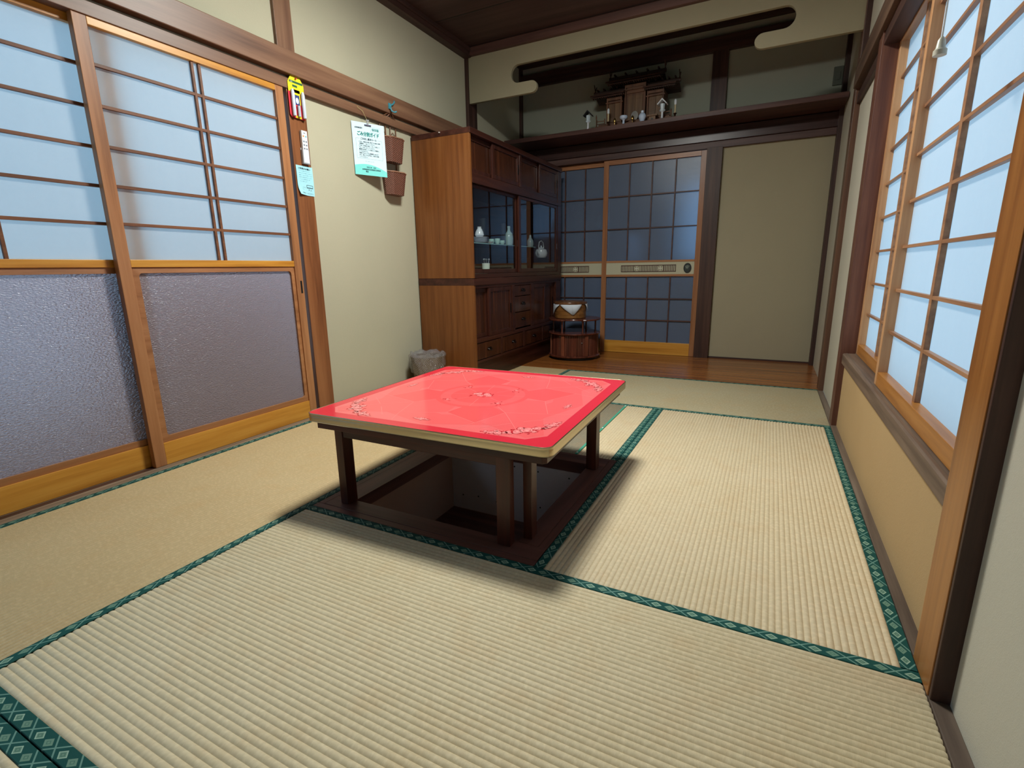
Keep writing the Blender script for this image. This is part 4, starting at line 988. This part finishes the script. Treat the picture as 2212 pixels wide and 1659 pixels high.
b.tube([(-.917, 1.588, 1.70), (-.917, 1.612, 1.728), (-.917, 1.638, 1.70)], .0025, 6); b.tube([(-.917, 1.688, 1.70), (-.917, 1.712, 1.722), (-.917, 1.74, 1.70)], .0025, 6)
b.build('cane_handle', CANE, wk, smooth=True)
for y_ in (1.60, 1.73): MB().tube([(-.918, y_, 1.53), (-.918, y_, 1.455)], .0035, 6).build('cane_link', CANE, wk)

# ------------------------------------------------------------ shelf with household shrine
SHZ = 1.996
mb = MB(); mb.box(XL, 1.79, 3.33, YB, 1.960, SHZ)
tag(mb.build('wall_shelf', W(dict(DARK, key='shelfw', c1=(98, 64, 54), c2=(78, 48, 42), c3=(54, 32, 28)), 'x'), bevel=.002), 'long dark wooden shelf across the alcove carrying the shrine', 'shelf')
mb = MB(); mb.box(1.702, 1.764, 3.695, 3.708, 2.145, 2.272); mb.box(1.718, 1.748, 3.690, 3.695, 2.18, 2.235)
tag(mb.build('wall_plate', plain('plate_grey', (92, 96, 84), .7), bevel=.002), 'grey rectangular plate on the alcove wall in its right corner', 'plate')
SWX = W(SHRINEW, 'x'); SWZ = W(SHRINEW, 'z'); SRF = W(dict(key='sroof', c1=(86, 58, 44), c2=(66, 42, 32), c3=(42, 26, 20), rough=.5), 'x')
sh = thing('household_shrine', 'wooden household shrine with three roofs on the high shelf', 'shrine', (.26, 3.55, SHZ+.0005))
zb = SHZ+.001
MB().box(-.07, .575, 3.42, 3.66, zb, zb+.028).build('base', SWX, sh, .0015)
MB().box(-.05, .555, 3.44, 3.655, zb+.028, zb+.046).build('base_step', SWX, sh, .0015)
z1 = zb+.046
def cell(x0, x1, y0, y1, zt, doorx, name):
    b = MB(); b.box(x0, x1, y0+.02, y1, z1, zt); o = b.build(name, SWZ, sh, .001)
    p_ = MB()
    for q in (x0, x1-.012): p_.box(q, q+.012, y0, y0+.014, z1, zt)
    p_.box(x0, x1, y0+.002, y0+.016, zt-.022, zt); p_.box(x0-.008, x1+.008, y0-.004, y0+.012, zt-.045, zt-.036)
    p_.build('pillars', SWZ, o, .0008)
    return o
lo = cell(.018, .150, 3.45, 3.62, 2.245, None, 'left_cell'); ro = cell(.362, .500, 3.45, 3.62, 2.250, None, 'right_cell')
mo_ = cell(.168, .345, 3.47, 3.63, 2.330, None, 'middle_cell')
FR_ = W(dict(key='sdoor', c1=(132, 100, 68), c2=(112, 82, 54), c3=(86, 60, 40), rough=.5), 'z')
for o, x0, x1, zt in ((lo, .034, .134, 2.205), (ro, .380, .484, 2.208), (mo_, .196, .318, 2.245)):
    yf = 3.4685 if o is not mo_ else 3.4885; b = MB(); xm = (x0+x1)/2
    for a0, a1 in ((x0, xm-.001), (xm+.001, x1)):
        b.box(a0, a1, yf-.006, yf, z1+.012, zt); 
        for zz in (z1+.05, zt-.03): b.box(a0+.006, a1-.006, yf-.0075, yf-.006, zz, zz+.004)
    b.build('doors', FR_, o, .0006)
MB().box(.186, .330, 3.478, 3.489, 2.262, 2.322).build('lintel_panel', SWX, mo_, .001)
def roof(x0, x1, y0, y1, ze, rise, name, nr=None):
    """gabled roof, ridge along x, with a thick layered eave and slats"""
    ym = (y0+y1)/2+.02; b = MB()
    prof = [(y0, ze), (y0+.004, ze+.014), (ym, ze+rise+.014), (y1, ze+.014), (y1, ze), (ym, ze+rise-.006)]
    b.prism(prof, 'x', x0, x1); b.prism([(y0+.012, ze-.010), (y0+.014, ze), (ym, ze+rise-.008), (ym, ze+rise-.02)], 'x', x0+.012, x1-.012)
    n = int((x1-x0)/.018)
    for i in range(n):
        xx = x0+.016+i*.018; b.box(xx, xx+.006, y0+.008, y0+.05, ze-.014, ze-.004)
    o = b.build(name, SRF, sh, .001)
    r_ = MB(); r_.box(x0-.012, x1+.012, ym-.012, ym+.012, ze+rise+.006, ze+rise+.032)
    for i in range(5):
        xx = x0+(x1-x0)*(i+.5)/5; r_.tube([(xx, ym-.045, ze+rise+.036), (xx, ym+.045, ze+rise+.036)], .008, 8)
    for xx in (x0-.002, x1+.002):
        for s in (-1, 1): r_.tube([(xx, ym-s*.02, ze+rise+.02), (xx, ym+s*.035, ze+rise+.085)], .0045, 6)
    r_.build('ridge', SRF, o, .001)
    return o
roof(-.115, .175, 3.40, 3.66, 2.258, .045, 'left_roof'); roof(.335, .600, 3.40, 3.66, 2.262, .045, 'right_roof')
roof(.020, .480, 3.39, 3.67, 2.342, .055, 'middle_roof')
b = MB()
for x0 in (-.062, .010, .51, .568): b.tube([(x0, 3.432, zb+.028), (x0, 3.432, zb+.085)], .005, 8)
b.box(-.066, .014, 3.430, 3.434, zb+.066, zb+.072); b.box(-.066, .014, 3.430, 3.434, zb+.045, zb+.050); b.box(.506, .572, 3.430, 3.434, zb+.066, zb+.072); b.box(.506, .572, 3.430, 3.434, zb+.045, zb+.05)
b.build('railing', SWX, sh)
ZS = SHZ+.0012; YS = 3.365
def lantern(x, y, roofm, label):
    o = thing('shrine_lantern', label, 'lantern', (x, y, ZS), 'shrine lanterns')
    MB().lathe([(.016, 0), (.016, .004), (.009, .010), (.008, .050), (.014, .056), (0, .056)], x, y, ZS, 16).build('stem', WHITE, o, smooth=True)
    b = MB(); b.lathe([(.017, .056), (.023, .062), (.023, .068), (.018, .071)], x, y, ZS, 6)
    b.lathe([(.016, .071), (.019, .112)], x, y, ZS, 6); b.build('lamp_box', plain('lantern_white', (206, 222, 232), .35), o)
    w_ = MB(); a_ = .034
    w_.prism([(x-a_, ZS+.104), (x-a_-.006, ZS+.108), (x, ZS+.150), (x+a_+.006, ZS+.108), (x+a_, ZS+.104), (x, ZS+.138)], 'y', y-.030, y+.030)
    w_.build('roof', roofm, o, .001); return o
lantern(-.118, YS, plain('lantern_black', (22, 24, 30), .35), 'white porcelain lantern with a black roof at the left end of the shrine')
lantern(.510, YS, WHITE, 'white porcelain lantern with a white roof in front of the shrine right side')
def candle(x, y, label):
    o = thing('candlestick', label, 'candlestick', (x, y, ZS), 'candlesticks before the shrine')
    MB().lathe([(.018, 0), (.018, .004), (.008, .010), (.006, .026), (.013, .034), (.013, .038), (.004, .042), (0, .042)], x, y, ZS, 18).build('stand', plain('bronze', (92, 62, 44), .3, 1.0), o, smooth=True)
    MB().lathe([(.006, .042), (.0065, .100), (0, .100)], x, y, ZS, 14).build('candle', plain('candle_cream', (206, 190, 150), .5), o, smooth=True)
    MB().lathe([(.006, .100), (.010, .106), (.010, .130), (.006, .140), (0, .143)], x, y, ZS, 14).build('bulb', plain('bulb_milk', (225, 232, 240), .25), o, smooth=True); return o
candle(.061, YS, 'electric candle on a bronze stand left of the white pedestal dish')
candle(.606, YS+.03, 'electric candle on a bronze stand at the right end of the shrine')
def cup(x, label, sc=1.0):
    return tag(MB().lathe([(.010, 0), (.010, .003), (.003, .008), (.003, .022), (.013*sc, .030), (.014*sc, .042), (.009*sc, .054), (.003, .058), (0, .062)], x, YS, ZS, 18).build('brass_cup', GOLD, smooth=True), label, 'cup', 'small brass vessels before the shrine')
cup(.118, 'small brass lidded cup between the left candle and the pedestal dish', .9); cup(.269, 'brass pedestal cup between the dish and the round vase', 1.0)
tag(MB().lathe([(.011, 0), (.010, .003), (.0085, .030), (.012, .036), (.028, .044), (.033, .056), (.030, .066), (.024, .068), (.0, .062)], .194, YS, ZS, 26).build('pedestal_dish', BLUEW, smooth=True), 'white porcelain dish on a tall foot in front of the shrine', 'dish')
tag(MB().lathe([(.017, 0), (.018, .004), (.030, .034), (.031, .046), (.022, .062), (.012, .068), (.013, .082), (.009, .086), (0, .084)], .350, YS, ZS, 26).build('porcelain_vase', BLUEW, smooth=True), 'white round bellied vase with a lid in front of the shrine', 'vase')
of = thing('offering_stand', 'small pale wooden offering stand beside the white vase', 'stand', (.432, YS+.012, ZS))
b = MB(); b.box(.405, .459, YS-.01, YS+.035, ZS, ZS+.030); b.build('box', FR_, of, .001)
MB().box(.390, .474, YS-.018, YS+.043, ZS+.031, ZS+.044).build('tray', FR_, of, .001)
MB().prism([(.424, ZS+.003), (.440, ZS+.003), (.440, ZS+.014), (.432, ZS+.019), (.424, ZS+.014)], 'y', YS-.0108, YS-.0098).build('cut_out', BLACK, of)
mr = thing('shrine_mirror', 'round metal mirror on a stand before the shrine middle door', 'mirror', (.268, 3.475-.04, zb+.0285))
MB().prism([(.268+.030*math.cos(t*PI/14), zb+.075+.036*math.sin(t*PI/14)) for t in range(28)], 'y', 3.432, 3.437).build('disc', plain('mirror_metal', (190, 190, 185), .2, 1.0), mr)
MB().prism([(.238, zb+.0287), (.298, zb+.0287), (.290, zb+.045), (.268, zb+.039), (.246, zb+.045)], 'y', 3.426, 3.443).build('foot', SWX, mr, .001)
tag(MB().lathe([(.010, 0), (.008, .006), (.003, .02), (.003, .07), (.006, .09), (.002, .112), (0, .114)], -.052, YS+.025, ZS, 12).build('wooden_finial', SWX, smooth=True), 'thin dark spike standing right of the black roofed lantern', 'ornament')
tag(MB().tube([(.63+.02*math.cos(t*PI/10), 3.40+.02*math.sin(t*PI/10), ZS+.0025) for t in range(20)], .0022, 6, closed=True).build('ring', BLACK), 'thin dark ring lying on the shelf right of the shrine', 'ring')

# ------------------------------------------------------------ pull cord in front of the right window
px_, py_, pz_ = 1.700, .355, 1.265
pc_ = thing('pull_cord', 'white pull cord with a bell-shaped end hanging before the right window', 'pull cord', (px_, py_, pz_))
MB().tube([(px_, py_, pz_+.030), (px_, py_, 2.53)], .0016, 6).build('cord', CORD, pc_)
MB().lathe([(0, 0), (.0125, 0), (.0125, .010), (.009, .014), (.007, .030), (.003, .036), (0, .036)], px_, py_, pz_, 18).build('weight', plain('cord_end', (196, 194, 176), .4), pc_, smooth=True)

# ------------------------------------------------------------ ceiling lamp (above the frame)
lx, ly, lz = .41, .87, 2.40
la = thing('ceiling_lamp', 'round white ceiling lamp over the red table', 'lamp', (lx, ly, 2.53))
MB().lathe([(0, 0), (.06, 0), (.06, .03), (0, .03)], lx, ly, 2.498, 24).build('mount', plain('lamp_mount', (230, 230, 230), .4), la)
EM = N('lamp_glow'); EM.set(color=(.9, .9, .9), emis=(.97, 1.0, .94), es=LAMP_W); 
MB().lathe([(.232, -.012), (.236, -.012), (.236, .055), (.10, .075), (.10, .070), (.232, .050)], lx, ly, 2.438, 40, cap=False).build('light_baffle', plain('lamp_mount', (230, 230, 230), .4), la, smooth=True)  # unseen opaque ring added to keep lamp light off the upper walls
MB().lathe([(0, -.05), (.15, -.045), (.215, -.02), (.225, .02), (.20, .05), (.06, .06), (0, .06)], lx, ly, 2.438, 40).build('diffuser', EM.m, la, smooth=True)
for o in list(bpy.data.objects):
    if o.type == 'MESH' and not o.data.polygons: print('EMPTY', o.name)
